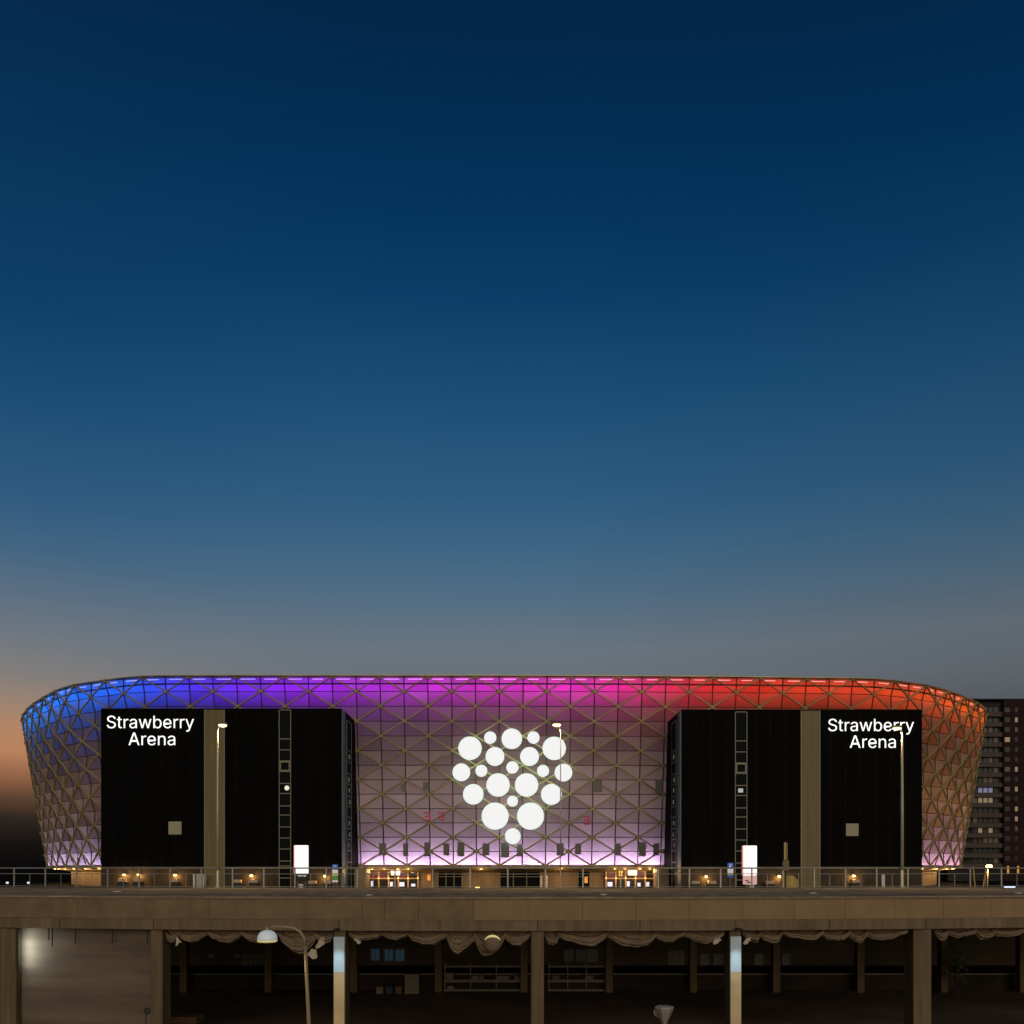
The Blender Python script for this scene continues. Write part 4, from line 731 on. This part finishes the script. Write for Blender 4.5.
# ------------------------------------------------------------------ street lamps on the bridge
def bridge_lamp(px, ptop, hx, pw, label, mpole, power):
    p = far(px); p = Vector((p.x * .994, p.y * .994, ZD)); Y = p.y
    px_ = p.x; zt = Z_(ptop, Y); hd = X_(hx, Y); sgn = 1 if hd > px_ else -1
    t = thing('street_lamp', label, 'street lamp', (px_, Y, ZD), 'street lamps along the bridge railing')
    MB().lathe((px_, Y, ZD), [(pw * 1.9, 0), (pw * 1.9, .05), (pw * 1.08, .08), (pw * 1.05, 1.0)], 12).build('base', mpole, t, True)
    MB().tube([(px_, Y, ZD + .9), (px_, Y, ZD + 4.5), (px_, Y, zt - .35), (px_ + sgn * .06, Y, zt - .12), (px_ + sgn * .22, Y, zt + .0), (hd - sgn * .2, Y, zt + .04)], [pw, pw * .95, pw * .6, pw * .5, pw * .4, pw * .38], 10).build('pole', mpole, t, True)
    h = MB().cbox(hd - .34, hd + .30, Y - .16, Y + .16, zt + .0, zt + .13, .05).build('lamp_head', 'mid_metal', t)
    MB().lathe((hd, Y, zt - .0), [(.06, -.12), (.2, -.08), (.24, -.003)], 14).build('lens', 'lamp_lens', h)
    L = light('SPOT', 'street_lamp_light', (hd, Y, zt - .2), (1, .72, .36), power, spot_size=R(150), spot_blend=.6, shadow_soft_size=.15); aim(L, (0, 0, -1))
bridge_lamp(217.6, 725, 222.6, .085, 'pale street lamp on the bridge in front of the left bronze panel', 'pole', 900)
bridge_lamp(560.6, 724.5, 556.8, .034, 'thin street lamp on the bridge in front of the berry sign', 'pole', 900)
bridge_lamp(902.2, 728, 896.8, .095, 'street lamp on the bridge in front of the right lettering', 'pole', 900)

# far lamp with leaning posts, right
Y = 150.0; x = X_(988.5, Y); z = Z_(866.5, Y)
t = thing('street_lamp', 'small bright orange street lamp beyond the railing near the right edge', 'street lamp', (x, Y, Z_(891, Y)))
MB().tube([(x - .15, Y, ZG - .5), (x - .15, Y, z - .1)], [.1, .07], 8).build('pole', 'pole_dark', t)
MB().lathe((x, Y - .2, z), [(.12, -.3), (.45, -.2), (.5, .12), (.3, .3)], 14).build('lens', mat('lit orange lamp', (.9, .6, .3), .4, .2, emit=(1, .62, .18), estr=7), t)
light('POINT', 'far_lamp_light', (x, Y - .3, z - .8), (1, .6, .22), 900, shadow_soft_size=.3)
t = thing('leaning_posts', 'pair of leaning pale posts by the orange lamp near the right edge', 'posts', (X_(979, Y), Y, Z_(891, Y)))
for (a, b) in (((973, 866.5), (975.5, 889)), ((986, 868), (982.5, 889))):
    MB().tube([(X_(a[0], Y - 2), Y - 2, Z_(a[1], Y - 2)), (X_(b[0], Y - 2), Y - 2, Z_(b[1] + 3, Y - 2))], .12, 8).build('post', 'drum', t)

# ------------------------------------------------------------------ totems and signs behind the railing
def totem(px, w, y0, y1, y2, label, Y, style):
    x0, x1 = X_(px - w / 2, Y), X_(px + w / 2, Y); zb = E - 1.5
    t = thing('totem_sign', label, 'totem sign', ((x0 + x1) / 2, Y, zb), 'backlit totems behind the railing')
    MB().cbox(x0, x1, Y, Y + .22, Z_(y1, Y), Z_(y0, Y), .03).build('light_panel', 'totem', t)
    MB().cbox(x0 - .05, x0 - .004, Y - .01, Y + .22, Z_(y1, Y), Z_(y0, Y), .01).build('edge', 'totem_edge', t)
    if style == 0:
        p = MB().cbox(x0 + .1, x1, Y, Y + .2, Z_(y2, Y), Z_(y1 + .2, Y), .02).build('base_panel', 'dark_metal', t)
        s = MB()
        for k in range(7): s.box(x0 + .16 + k * .08, x0 + .16 + k * .08 + .05 + .02 * (k % 2), Y - .012, Y + .01, Z_(y1 + 2.6, Y) - .02 * (k % 3), Z_(y1 + 1.6, Y))
        s.build('notice', 'sign_white', p)
    else:
        p = MB().cbox(x0, x1, Y, Y + .2, Z_(y2, Y), Z_(y1 + .2, Y), .02).build('base_panel', 'totem_pink', t)
        s = MB(); s.box(x0 + .08, x0 + .3, Y - .012, Y + .01, Z_(y1 + 5.5, Y), Z_(y1 + 4.5, Y)); s.box(x0 + .18, x0 + .42, Y - .012, Y + .01, Z_(y1 + 7.4, Y), Z_(y1 + 6.2, Y)); s.build('notice', 'dark_metal', p)
    for x in (x0 + .14, x1 - .2): MB().cbox(x, x + .08, Y + .05, Y + .15, zb, Z_(y2 + .1, Y), .01).build('leg', 'mid_metal', t)
    MB().cbox((x0 + x1) / 2 - .1, (x0 + x1) / 2 + .16, Y - .25, Y - .02, zb, Z_(884, Y), .02).build('foot_box', 'white_board', t)
totem(301.2, 13.2, 845.3, 873.5, 881, 'backlit white totem with a black lower panel in front of the left block', 53.6, 0)
totem(750.3, 13.5, 845.6, 875.5, 884.5, 'backlit white totem with a pink lower panel in front of the right block', 53.6, 1)
def P_glyph(x, z, h, Y, parent):
    adv, vs, fs = GL['P']; k = h / 521
    m = MB(); m.add([(x + v[0] * k, Y, z + v[1] * k) for v in vs], list(fs)); m.build('letter', 'sign_white', parent)
def parking(px, y0, segs, legs, label):
    Y = 53.2; w = .17; x = X_(px, Y); zb = E - 1.5
    t = thing('parking_sign', label, 'sign', (x, Y, zb), 'blue parking signs behind the railing')
    for (ya, yb, m, nm) in segs:
        f = MB().cbox(x - w, x + w, Y, Y + .04, Z_(yb, Y) + .004, Z_(ya, Y), .01).build(nm, m, t)
        if nm == 'parking_face': P_glyph(x - .09, Z_(ya, Y) - .28, .22, Y - .006, f)
    top = Z_(y0, Y)
    for dx in legs: MB().tube([(x + dx, Y + .08, zb), (x + dx, Y + .08, top - .03)], .022, 8).build('post', 'rail', t)
parking(335, 864.3, [(864.3, 869.5, 'sign_blue', 'parking_face'), (869.7, 874, 'sign_white', 'plate'), (874.2, 876, 'sign_yellow', 'plate'), (876.2, 880, 'sign_green', 'plate'), (880.2, 882.3, 'sign_white', 'plate')], (-.1, .1), 'blue parking sign with white and green plates on two posts, left')
parking(730.5, 862.5, [(862.8, 868, 'sign_blue', 'parking_face'), (868.2, 873.4, 'sign_white', 'plate'), (873.6, 875, 'sign_yellow', 'plate'), (875.2, 877.5, 'sign_blue', 'plate')], (0,), 'blue parking sign on a single post beside the right totem')
Y = 50.4; x = X_(785.5, Y)
t = thing('sign_post', 'thin dark post with two narrow yellowish plates left of the right bronze panel', 'sign post', (x, Y, ZD))
MB().tube([(x, Y, ZD), (x, Y, Z_(842, Y))], .035, 8).build('post', 'dark_metal', t)
MB().cbox(x - .10, x + .03, Y - .07, Y - .04, Z_(860, Y), Z_(842.3, Y), .008).build('plate', 'drum', t)
MB().cbox(x + .05, x + .10, Y - .07, Y - .04, Z_(860, Y), Z_(843, Y), .008).build('plate', 'frame', t)
MB().cbox(x - .17, x + .17, Y - .1, Y - .04, Z_(870.5, Y), Z_(860.5, Y), .01).build('plate', 'bronze', t)

# ------------------------------------------------------------------ underpass back wall and dock
uw = thing('underpass_wall', 'dark wall with small windows and a loading dock at the back of the underpass', 'wall', (0, 66, 0))
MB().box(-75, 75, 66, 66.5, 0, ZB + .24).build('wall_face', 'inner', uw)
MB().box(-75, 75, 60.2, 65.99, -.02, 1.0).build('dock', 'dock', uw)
MB().box(-75, 75, 60.1, 60.35, 1.003, 1.09).build('dock_edge', 'mid_metal', uw)
def wwin(p0, p1, y0, y1, m):
    Y = 66.0; x0, x1 = X_(p0, Y), X_(p1, Y); z0, z1 = Z_(y1, Y), Z_(y0, Y)
    f = MB(); b = .08
    f.box(x0 - b, x0, Y - .1, Y - .003, z0 - b, z1 + b).box(x1, x1 + b, Y - .1, Y - .003, z0 - b, z1 + b).box(x0 + .001, x1 - .001, Y - .1, Y - .003, z1, z1 + b).box(x0 + .001, x1 - .001, Y - .1, Y - .003, z0 - b, z0)
    f.box((x0 + x1) / 2 - .02, (x0 + x1) / 2 + .02, Y - .08, Y - .05, z0 + .001, z1 - .001)
    w = f.build('window', 'mid_metal', uw)
    MB().box(x0 + .002, x1 - .002, Y - .045, Y - .01, z0 + .002, z1 - .002).build('pane', m, w)
wwin(371.5, 379.5, 949, 960, 'blue_win')
for p in ((385, 393), (396, 404)): wwin(p[0], p[1], 949.5, 960.5, 'blue_win')
for p in ((565, 573), (577, 585), (588, 597)): wwin(p[0], p[1], 950, 961, 'dim_win')
for p in ((669, 672.5), (674.5, 678), (680, 683)): wwin(p[0], p[1], 952, 964, 'cabinet')
for p in ((701, 708), (714, 722), (755, 762), (783, 789), (244, 252), (256, 264)): wwin(p[0], p[1], 955, 966, 'dim_win')
for p0, p1, m in ((209, 213, 'cabinet'), (235, 239, 'cabinet')): wwin(p0, p1, 955.2, 956.5, m)

# racks with boxes
def rack(p0, p1, label, boxes):
    Y = 59.6; x0, x1 = X_(p0, Y), X_(p1, Y); z = [Z_(v, Y) for v in (966.5, 980.5, 990.0)]
    t = thing('rack', label, 'rack', ((x0 + x1) / 2, Y, 0), 'long metal racks under the bridge')
    n = 3
    for k in range(n + 1):
        x = x0 + (x1 - x0) * k / n; MB().cbox(x - .04, x + .04, Y - .05, Y + .05, -.05, z[0] + .25, .01).build('upright', 'mid_metal', t)
    for zz in (z[0], z[1], z[2]): MB().cbox(x0 - .1, x1 + .1, Y - .14, Y - .055, zz - .11 if zz != z[0] else zz - .05, zz + .08, .01).build('shelf_beam', 'mid_metal', t)
    for zz in (z[1], z[2]): MB().box(x0 - .05, x1 + .05, Y - .05, Y + .45, zz + .02, zz + .06).build('shelf', 'mid_metal', t)
    for (a, b, row, m, lb, h) in boxes:
        xa, xb = X_(a, Y), X_(b, Y); zz = z[row] + .064
        c = thing('carton', lb, 'carton', ((xa + xb) / 2, Y + .1, zz), 'cartons on the racks under the bridge')
        MB().cbox(xa, xb, Y - .04, Y + .36, zz, zz + h, .015).build('body', m, c)
        MB().box((xa + xb) / 2 - .03, (xa + xb) / 2 + .03, Y - .046, Y + .37, zz + .01, zz + h + .006).build('tape', 'mid_metal', c)
rack(445, 522, 'long metal rack under the round lamp', [(446, 453, 1, 'box_a', 'pale carton at the left end of the upper shelf under the round lamp', .44), (472, 478, 1, 'box_a', 'pale carton in the middle of the upper shelf under the round lamp', .26), (478.8, 484, 1, 'box_b', 'rusty brown carton in the middle of the left rack', .26),
     (497, 509, 1, 'box_a', 'wide pale carton near the right of the left rack', .24), (514, 520, 1, 'box_b', 'brown carton at the right end of the left rack', .28), (447, 454, 2, 'box_a', 'pale carton at the left end of the lower shelf', .2)])
rack(549, 605, 'shorter metal rack right of the middle column', [(552, 560, 1, 'box_b', 'reddish carton at the left end of the right rack', .26), (585, 593, 1, 'box_a', 'pale carton near the right end of the right rack', .26)])
Y = 58.2; x0, x1 = X_(404.5, Y), X_(419, Y)
t = thing('drawer_cabinet', 'grey drawer cabinet standing alone under the bridge', 'cabinet', ((x0 + x1) / 2, Y, 0))
zt = Z_(974, Y)
MB().cbox(x0, x1, Y, Y + .6, -.02, zt, .02).build('body', 'cabinet', t)
for k in range(4): MB().cbox(x0 + .04, x1 - .04, Y - .02, Y + .01, zt * (k / 4) + .04, zt * ((k + 1) / 4) - .03, .01).build('drawer', 'cabinet', t)
for (a, b, m, lb, h) in ((376, 383, 'box_a', 'pale bundle on the floor left of the drawer cabinet', .42), (385, 393, 'box_c', 'blue plastic crate on the floor beside the drawer cabinet', .45), (395, 402, 'box_b', 'brown carton on the floor next to the drawer cabinet', .44)):
    xa, xb = X_(a, Y), X_(b, Y); c = thing('crate', lb, 'crate', ((xa + xb) / 2, Y, 0))
    MB().cbox(xa, xb, Y, Y + .4, 0, h, .02).build('body', m, c); MB().cbox(xa - .02, xb + .02, Y - .02, Y + .42, h + .003, h + .05, .01).build('lid', m, c)
# low wooden crate at lower left
Y = 47.0; x0, x1 = X_(167, Y), X_(196, Y); zt = Z_(1017, Y)
t = thing('wooden_crate', 'low wooden crate on the street in the first open bay', 'crate', ((x0 + x1) / 2, Y, 0))
for k in range(3): MB().cbox(x0, x1, Y, Y + 1.2, zt * k / 3 + .01, zt * (k + 1) / 3 - .012, .01).build('board', 'wood', t)
# shrub at right
Y = 57.5; xc = X_(957, Y)
t = thing('shrub', 'leafy green shrub under the bridge near the right edge', 'shrub', (xc, Y, 0))
MB().tube([(xc, Y, 0), (xc + .05, Y, 1.2), (xc - .1, Y, 2.6)], [.06, .05, .02], 6).tube([(xc, Y, 1.1), (xc + .4, Y - .1, 2.2)], [.04, .015], 6).tube([(xc, Y, .9), (xc - .4, Y + .1, 2.0)], [.04, .015], 6).build('stem', 'bark', t)
lv = MB()
for k in range(420):
    p = Vector((xc + random.gauss(0, .42), Y + random.gauss(0, .35), 2.1 + random.gauss(0, .65)))
    a = Vector((random.gauss(0, 1), random.gauss(0, 1), random.gauss(0, 1))).normalized(); b = a.orthogonal().normalized(); s = .07 + random.random() * .07
    lv.add([p - a * s, p + b * s * .5, p + a * s, p - b * s * .5], [(0, 1, 2, 3)])
lv.build('leaves', 'leaf', t)

# ------------------------------------------------------------------ tarpaulins in swags under the beam
def hsh(a): return (math.sin(a * 127.1) * 43758.5453) % 1.0
def tarp(swags, label, white=()):
    px0, px1 = swags[0][0], swags[-1][1]
    x0 = nx((px0 + px1) / 2, .5)
    t = thing('tarpaulin', label, 'tarpaulin', (x0, bridge_y(x0) + .5, ZB), 'tarpaulins hung in swags under the bridge beam')
    back = MB()
    for layer in (0, 1):
        cloth = MB() if layer == 0 else back
        for si, (a, b, yb) in enumerate(swags):
            Yc = bridge_y(nx((a + b) / 2, .5)) + .5
            xa, xb = X_(a - .8, Yc), X_(b + .8, Yc); zt = ZB + .01; sag = max(.14, zt - Z_(yb, Yc)); nu, nv = 34, 16
            k0 = len(cloth.v); ph = hsh(a) * 6; skew = (hsh(a + 3) - .5) * .36; up = .42 + .25 * hsh(a + 5)
            for iu in range(nu + 1):
                u = iu / nu; us = min(1, max(0, u + skew * math.sin(math.pi * u)))
                cat = (4 * us * (1 - us)) ** .75
                wob = .022 * math.sin(11 * u + ph) + .014 * math.sin(23 * u + 2 * ph)
                if layer == 0:
                    zlow = zt - .17 - max(.05, sag - .17) * cat + wob
                    zup = zt - .02 - max(.04, sag - .15) * up * cat + .5 * wob
                else:
                    zlow = zt - .12 - max(.03, sag - .2) * .78 * cat - wob; zup = zt + .04
                for iv in range(nv + 1):
                    v = iv / nv
                    z = zup + (zlow - zup) * v
                    fold = (math.sin(v * 2 * math.pi * (2.0 + hsh(a + 9)) + ph + 1.6 * math.sin(3 * u + ph)) * .055 + .02 * math.sin(31 * u + 9 * v + ph) + .016 * math.sin(53 * u - 17 * v)) * (.4 + .6 * cat)
                    y = Yc - (.10 if layer == 0 else -.12) - (.16 * math.sin(math.pi * v) * cat ** .6 if layer == 0 else 0) + fold
                    cloth.v.append((xa + (xb - xa) * u, y, z))
            for iu in range(nu):
                for iv in range(nv):
                    q0 = k0 + iu * (nv + 1) + iv; cloth.f.append((q0, q0 + 1, q0 + nv + 2, q0 + nv + 1))
        c = cloth.build('folded_band' if layer == 0 else 'back_sheet', 'tarp', t, True)
        md = c.modifiers.new('s', 'SOLIDIFY'); md.thickness = .012
    for (px, py, w, h) in white:
        Yc = bridge_y(nx(px, .2)) + .22; m = MB(); nn = 10; sl = (hsh(px) - .5) * 1.1
        for i in range(nn + 1):
            for j in range(nn + 1):
                u, v = i / nn, j / nn
                m.v.append((X_(px + (u - .5) * w * (.55 + .6 * v) + sl * h * (v - .5), Yc), Yc + .05 * math.sin(u * 11 + v * 5), Z_(py + (v - .5) * h + 1.6 * math.sin(u * 4 + px) * (.3 + v), Yc)))
        for i in range(nn):
            for j in range(nn): q0 = i * (nn + 1) + j; m.f.append((q0, q0 + 1, q0 + nn + 2, q0 + nn + 1))
        o = m.build('loose_end', 'tarp_white', t, True); o['label'] = 'pale loose end'
tarp([(168, 181, 943.5), (181, 210, 942.5), (210, 242, 943), (242, 282, 942), (280, 318, 953), (316, 334, 944)], 'sagging tarpaulin with pale loose ends behind the front street lamp', [(321, 942, 8, 9), (313, 953, 9, 8), (178, 941, 5, 7)])
tarp([(349.5, 383, 940.5), (383, 409, 940), (409, 447.5, 945), (447, 477, 954), (475, 506, 956), (505, 530, 946)], 'deeply sagging tarpaulin around the round lamp', [(357, 940, 6, 4)])
tarp([(545, 559, 945), (557, 606.5, 946.5), (606, 656, 947), (655, 684, 942.5), (683, 723, 943)], 'tarpaulin in long even swags right of the middle column', [(717, 940, 8, 5)])
tarp([(742, 760, 942), (758, 781, 943.5), (781, 822, 940.5), (820, 849, 941), (847, 867, 942), (865, 906, 940.5)], 'tarpaulin bunched tight under the beam left of the wide column', [(748, 940, 7, 5)])
tarp([(933, 946, 941), (945, 975, 937.5), (973, 993, 939.5), (991, 1026, 937), (1024, 1060, 938)], 'flat tarpaulin under the beam at the right edge')

# ------------------------------------------------------------------ lamps near the camera
Y = 30.0
zr = Z_(940, Y); x = X_(267.3, Y)
t = thing('street_lamp', 'curved arm street lamp with a white dome shade in front of the bridge', 'street lamp', (X_(309.5, Y), Y, 0))
px_ = X_(309, Y)
arm = [(270.0, 926.8), (273, 926.3), (285, 926.7), (294, 928), (300, 931.5), (304, 937.5), (305.3, 946)]
MB().tube([(X_(a, Y), Y, Z_(b, Y)) for a, b in arm], [.04, .045, .045, .048, .05, .052, .055], 10).build('arm', 'pole_dark', t, True)
MB().tube([(X_(305.3, Y), Y, Z_(946.01, Y)), (X_(307.4, Y), Y, Z_(990, Y)), (X_(310.0, Y), Y, Z_(1045, Y)), (X_(312, Y), Y, 0)], [.055, .06, .075, .09], 12).build('pole', 'pole_dark', t, True)
sh_ = MB().lathe((x, Y, zr), [(.325, 0), (.32, .08), (.29, .18), (.22, .27), (.12, .315), (.05, .33)], 28).build('lamp_shade', 'enamel', t, True)
MB().lathe((x, Y, zr), [(.06, .333), (.06, .40), (.045, .43)], 12).build('lamp_cap', 'pole_dark', t)
MB().lathe((x, Y, zr), [(.10, -.09), (.26, -.075), (.325, -.04), (.325, -.003)], 28).build('lens', 'lamp_soft', t)
L = light('SPOT', 'front_lamp_light', (x, Y, zr - .12), (1, .78, .45), 160, spot_size=R(150), spot_blend=.6, shadow_soft_size=.15); aim(L, (.15, .2, -1))
# round lamp hanging by the beam
x = X_(492.5, 34.4); Y = 34.4; zc = Z_(943.5, Y)
t = thing('round_lamp', 'round lamp with a lit upper rim hung in front of the sagging tarpaulin', 'lamp', (x, Y, zc))
MB().lathe((x, Y, zc), [(.10, -.12), (.24, -.10), (.325, -.02), (.325, .06), (.2, .14)], 28, 'y').build('shade', mat('brown lamp face', (.20, .14, .09), .6, .3), t, True)
cres = MB(); nn = 20
for i in range(nn + 1):
    a = R(25 + 130 * i / nn); w = .075 * math.sin(math.pi * i / nn) + .008
    for r_, dy in ((.335, -.03), (.335 - w, -.085)): cres.v.append((x + r_ * math.cos(a), Y + dy - .035, zc + r_ * math.sin(a)))
for i in range(nn): cres.f.append((i * 2, i * 2 + 1, i * 2 + 3, i * 2 + 2))
o = cres.build('lit_rim', 'lamp_soft', t); md = o.modifiers.new('s', 'SOLIDIFY'); md.thickness = .01
MB().tube([(x, Y + .1, zc + .2), (x, Y + .1, zc + .42), (x, Y + .75, zc + .45)], .035, 8).build('bracket', 'dark_metal', t)
# post-top lamp seen from behind, bottom right of centre
Y = 24.0; x = X_(664.5, Y); zt = Z_(1006.5, Y)
t = thing('post_lamp', 'post top lamp with a flat lid and tapering glass at the bottom of the picture', 'lamp', (x, Y, 0))
MB().tube([(x, Y, 0), (x, Y, zt - .5)], [.06, .045], 10).build('post', 'mid_metal', t)
MB().lathe((x, Y, zt), [(.055, -.52), (.08, -.42), (.22, -.12), (.235, -.045)], 6).build('lamp_glass', mat('dusty lamp glass', (.34, .29, .24), .4, .4), t)
MB().lathe((x, Y, zt), [(.25, -.043), (.25, 0), (.20, .012)], 6).build('lid', mat('pale lamp lid', (.40, .40, .34), .5, .3), t)
MB().lathe((x - .12, Y + .1, zt - .16), [(.05, -.03), (.16, .0), (.05, .03)], 10, 'y').build('side_reflector', 'cabinet', t)
Y = 33.0; x = X_(147, Y); zc = Z_(1011, Y)
t = thing('round_sign', 'small black round sign on a thin bent post by the leftmost bay', 'sign', (x, Y, 0))
MB().lathe((x, Y, zc), [(.10, -.03), (.125, -.01), (.125, .02), (.06, .03)], 20, 'y').build('disc', 'dark_metal', t)
MB().tube([(x - .03, Y + .05, 0), (x - .05, Y + .05, zc - .35), (x - .06, Y + .05, zc - .22), (x, Y + .05, zc)], .022, 8).build('post', 'dark_metal', t)
# small white guide lamps beyond the railing at far left
for k, px in enumerate((7.3, 28.5)):
    Y = 120; x = X_(px, Y); z = Z_(882.7, Y)
    t = thing('bollard_lamp', ['small white bollard lamp at the left edge beyond the railing', 'small white bollard lamp second from the left edge beyond the railing'][k], 'bollard lamp', (x, Y, z - 1), 'bollard lamps beyond the railing at the left')
    MB().cbox(x - .1, x + .1, Y - .1, Y + .1, E - 3.1, z - .14, .02).build('post', 'dark_metal', t)
    MB().lathe((x, Y, z), [(.12, -.13), (.17, -.06), (.17, .06), (.1, .12)], 12).build('lens', 'white_light', t)

# ------------------------------------------------------------------ sky, sun, camera
SUN_EL, SUN_AZ = R(SUNEL), R(188)     # soft dusk fill from behind the viewer
w = bpy.data.worlds.new('World'); SC.world = w; w.use_nodes = True
nt = w.node_tree; N = nt.nodes; Lk = nt.links; N.clear()
out = N.new('ShaderNodeOutputWorld'); bg = N.new('ShaderNodeBackground')
tc = N.new('ShaderNodeTexCoord'); sp = N.new('ShaderNodeSeparateXYZ'); Lk.new(tc.outputs['Generated'], sp.inputs[0])
def ramp(stops):
    r = N.new('ShaderNodeValToRGB'); r.color_ramp.interpolation = 'EASE' if False else 'LINEAR'
    el = r.color_ramp.elements
    while len(el) < len(stops): el.new(.5)
    for e, (p, c) in zip(el, stops): e.position = p; e.color = (*lin(*c), 1)
    Lk.new(sp.outputs['Z'], r.inputs['Fac']); return r
def se(py, d=909.0): return max(0.0, (HOR - py) / math.hypot(d, HOR - py))
lf = 1029.0
rc = ramp([(0, (9, 9, 11)), (.03, (14, 13, 14)), (se(790), (62, 60, 62)), (se(740), (88, 92, 98)), (se(690), (105, 112, 119)), (se(650), (105, 117, 127)), (se(600), (82, 109, 131)), (se(550), (62, 101, 131)), (se(500), (46, 92, 129)), (se(400), (27, 78, 118)), (se(300), (11, 62, 104)), (se(200), (3, 51, 92)), (se(100), (3, 44, 81)), (se(0), (3, 37, 70)), (.95, (2, 20, 45))])
rl_ = ramp([(0, (9, 8, 9)), (se(845, lf), (18, 16, 16)), (se(818, lf), (44, 36, 31)), (se(797, lf), (93, 66, 49)), (se(777, lf), (144, 98, 69)), (se(752, lf), (184, 129, 92)), (se(728, lf), (178, 133, 102)), (se(703, lf), (156, 131, 113)), (se(676, lf), (131, 126, 123)), (se(640, lf), (113, 120, 127)), (se(600, lf), (94, 112, 130)), (se(550, lf), (67, 101, 129)), (se(500, lf), (48, 91, 128)), (se(400, lf), (26, 76, 117)), (se(300, lf), (12, 62, 103)), (se(0, lf), (6, 42, 77)), (.95, (2, 20, 45))])
mr = N.new('ShaderNodeMapRange'); mr.interpolation_type = 'SMOOTHSTEP'; mr.inputs[1].default_value = -.10; mr.inputs[2].default_value = -.50
Lk.new(sp.outputs['X'], mr.inputs[0])
mx = N.new('ShaderNodeMix'); mx.data_type = 'RGBA'
Lk.new(mr.outputs[0], mx.inputs[0]); Lk.new(rc.outputs[0], mx.inputs[6]); Lk.new(rl_.outputs[0], mx.inputs[7])
# slightly deeper to the right
mr2 = N.new('ShaderNodeMapRange'); mr2.inputs[1].default_value = .05; mr2.inputs[2].default_value = .45; mr2.inputs[3].default_value = 1.0; mr2.inputs[4].default_value = .80
Lk.new(sp.outputs['X'], mr2.inputs[0])
vm = N.new('ShaderNodeVectorMath'); vm.operation = 'MULTIPLY'; Lk.new(mx.outputs[2], vm.inputs[0]); Lk.new(mr2.outputs[0], vm.inputs[1])
sky = N.new('ShaderNodeTexSky'); sky.sky_type = 'NISHITA'; sky.sun_disc = False; sky.sun_elevation = R(-4); sky.sun_rotation = R(-75)
va = N.new('ShaderNodeVectorMath'); va.operation = 'MULTIPLY_ADD'; va.inputs[1].default_value = (.01, .01, .01)
Lk.new(sky.outputs[0], va.inputs[0]); Lk.new(vm.outputs[0], va.inputs[2])
Lk.new(va.outputs[0], bg.inputs['Color']); bg.inputs['Strength'].default_value = 1.0
Lk.new(bg.outputs[0], out.inputs['Surface'])

sl = light('SUN', 'Sun', (0, -40, 60), (1, .82, .58), SUNW); sl.data.angle = R(40)
aim(sl, (-math.sin(SUN_AZ) * math.cos(SUN_EL) * -1, math.cos(SUN_EL), -math.sin(SUN_EL)))

cam = bpy.data.cameras.new('Camera'); co = bpy.data.objects.new('Camera', cam); COL.objects.link(co); SC.camera = co
co.location = (0, 0, E); co.rotation_euler = (R(90), 0, 0)
cam.sensor_width = 36; cam.sensor_fit = 'HORIZONTAL'; cam.lens = 36 * F / 1024; cam.shift_y = (HOR - 512) / 1024; cam.clip_end = 6000; cam.clip_start = .5
SC.view_settings.view_transform = 'Standard'; SC.view_settings.look = 'None'; SC.view_settings.exposure = 0; SC.view_settings.gamma = 1
try:
    SC.cycles.use_denoising = True; SC.cycles.max_bounces = 5; SC.cycles.sample_clamp_indirect = 4; SC.cycles.use_light_tree = True; SC.cycles.caustics_reflective = False; SC.cycles.caustics_refractive = False
except Exception: pass
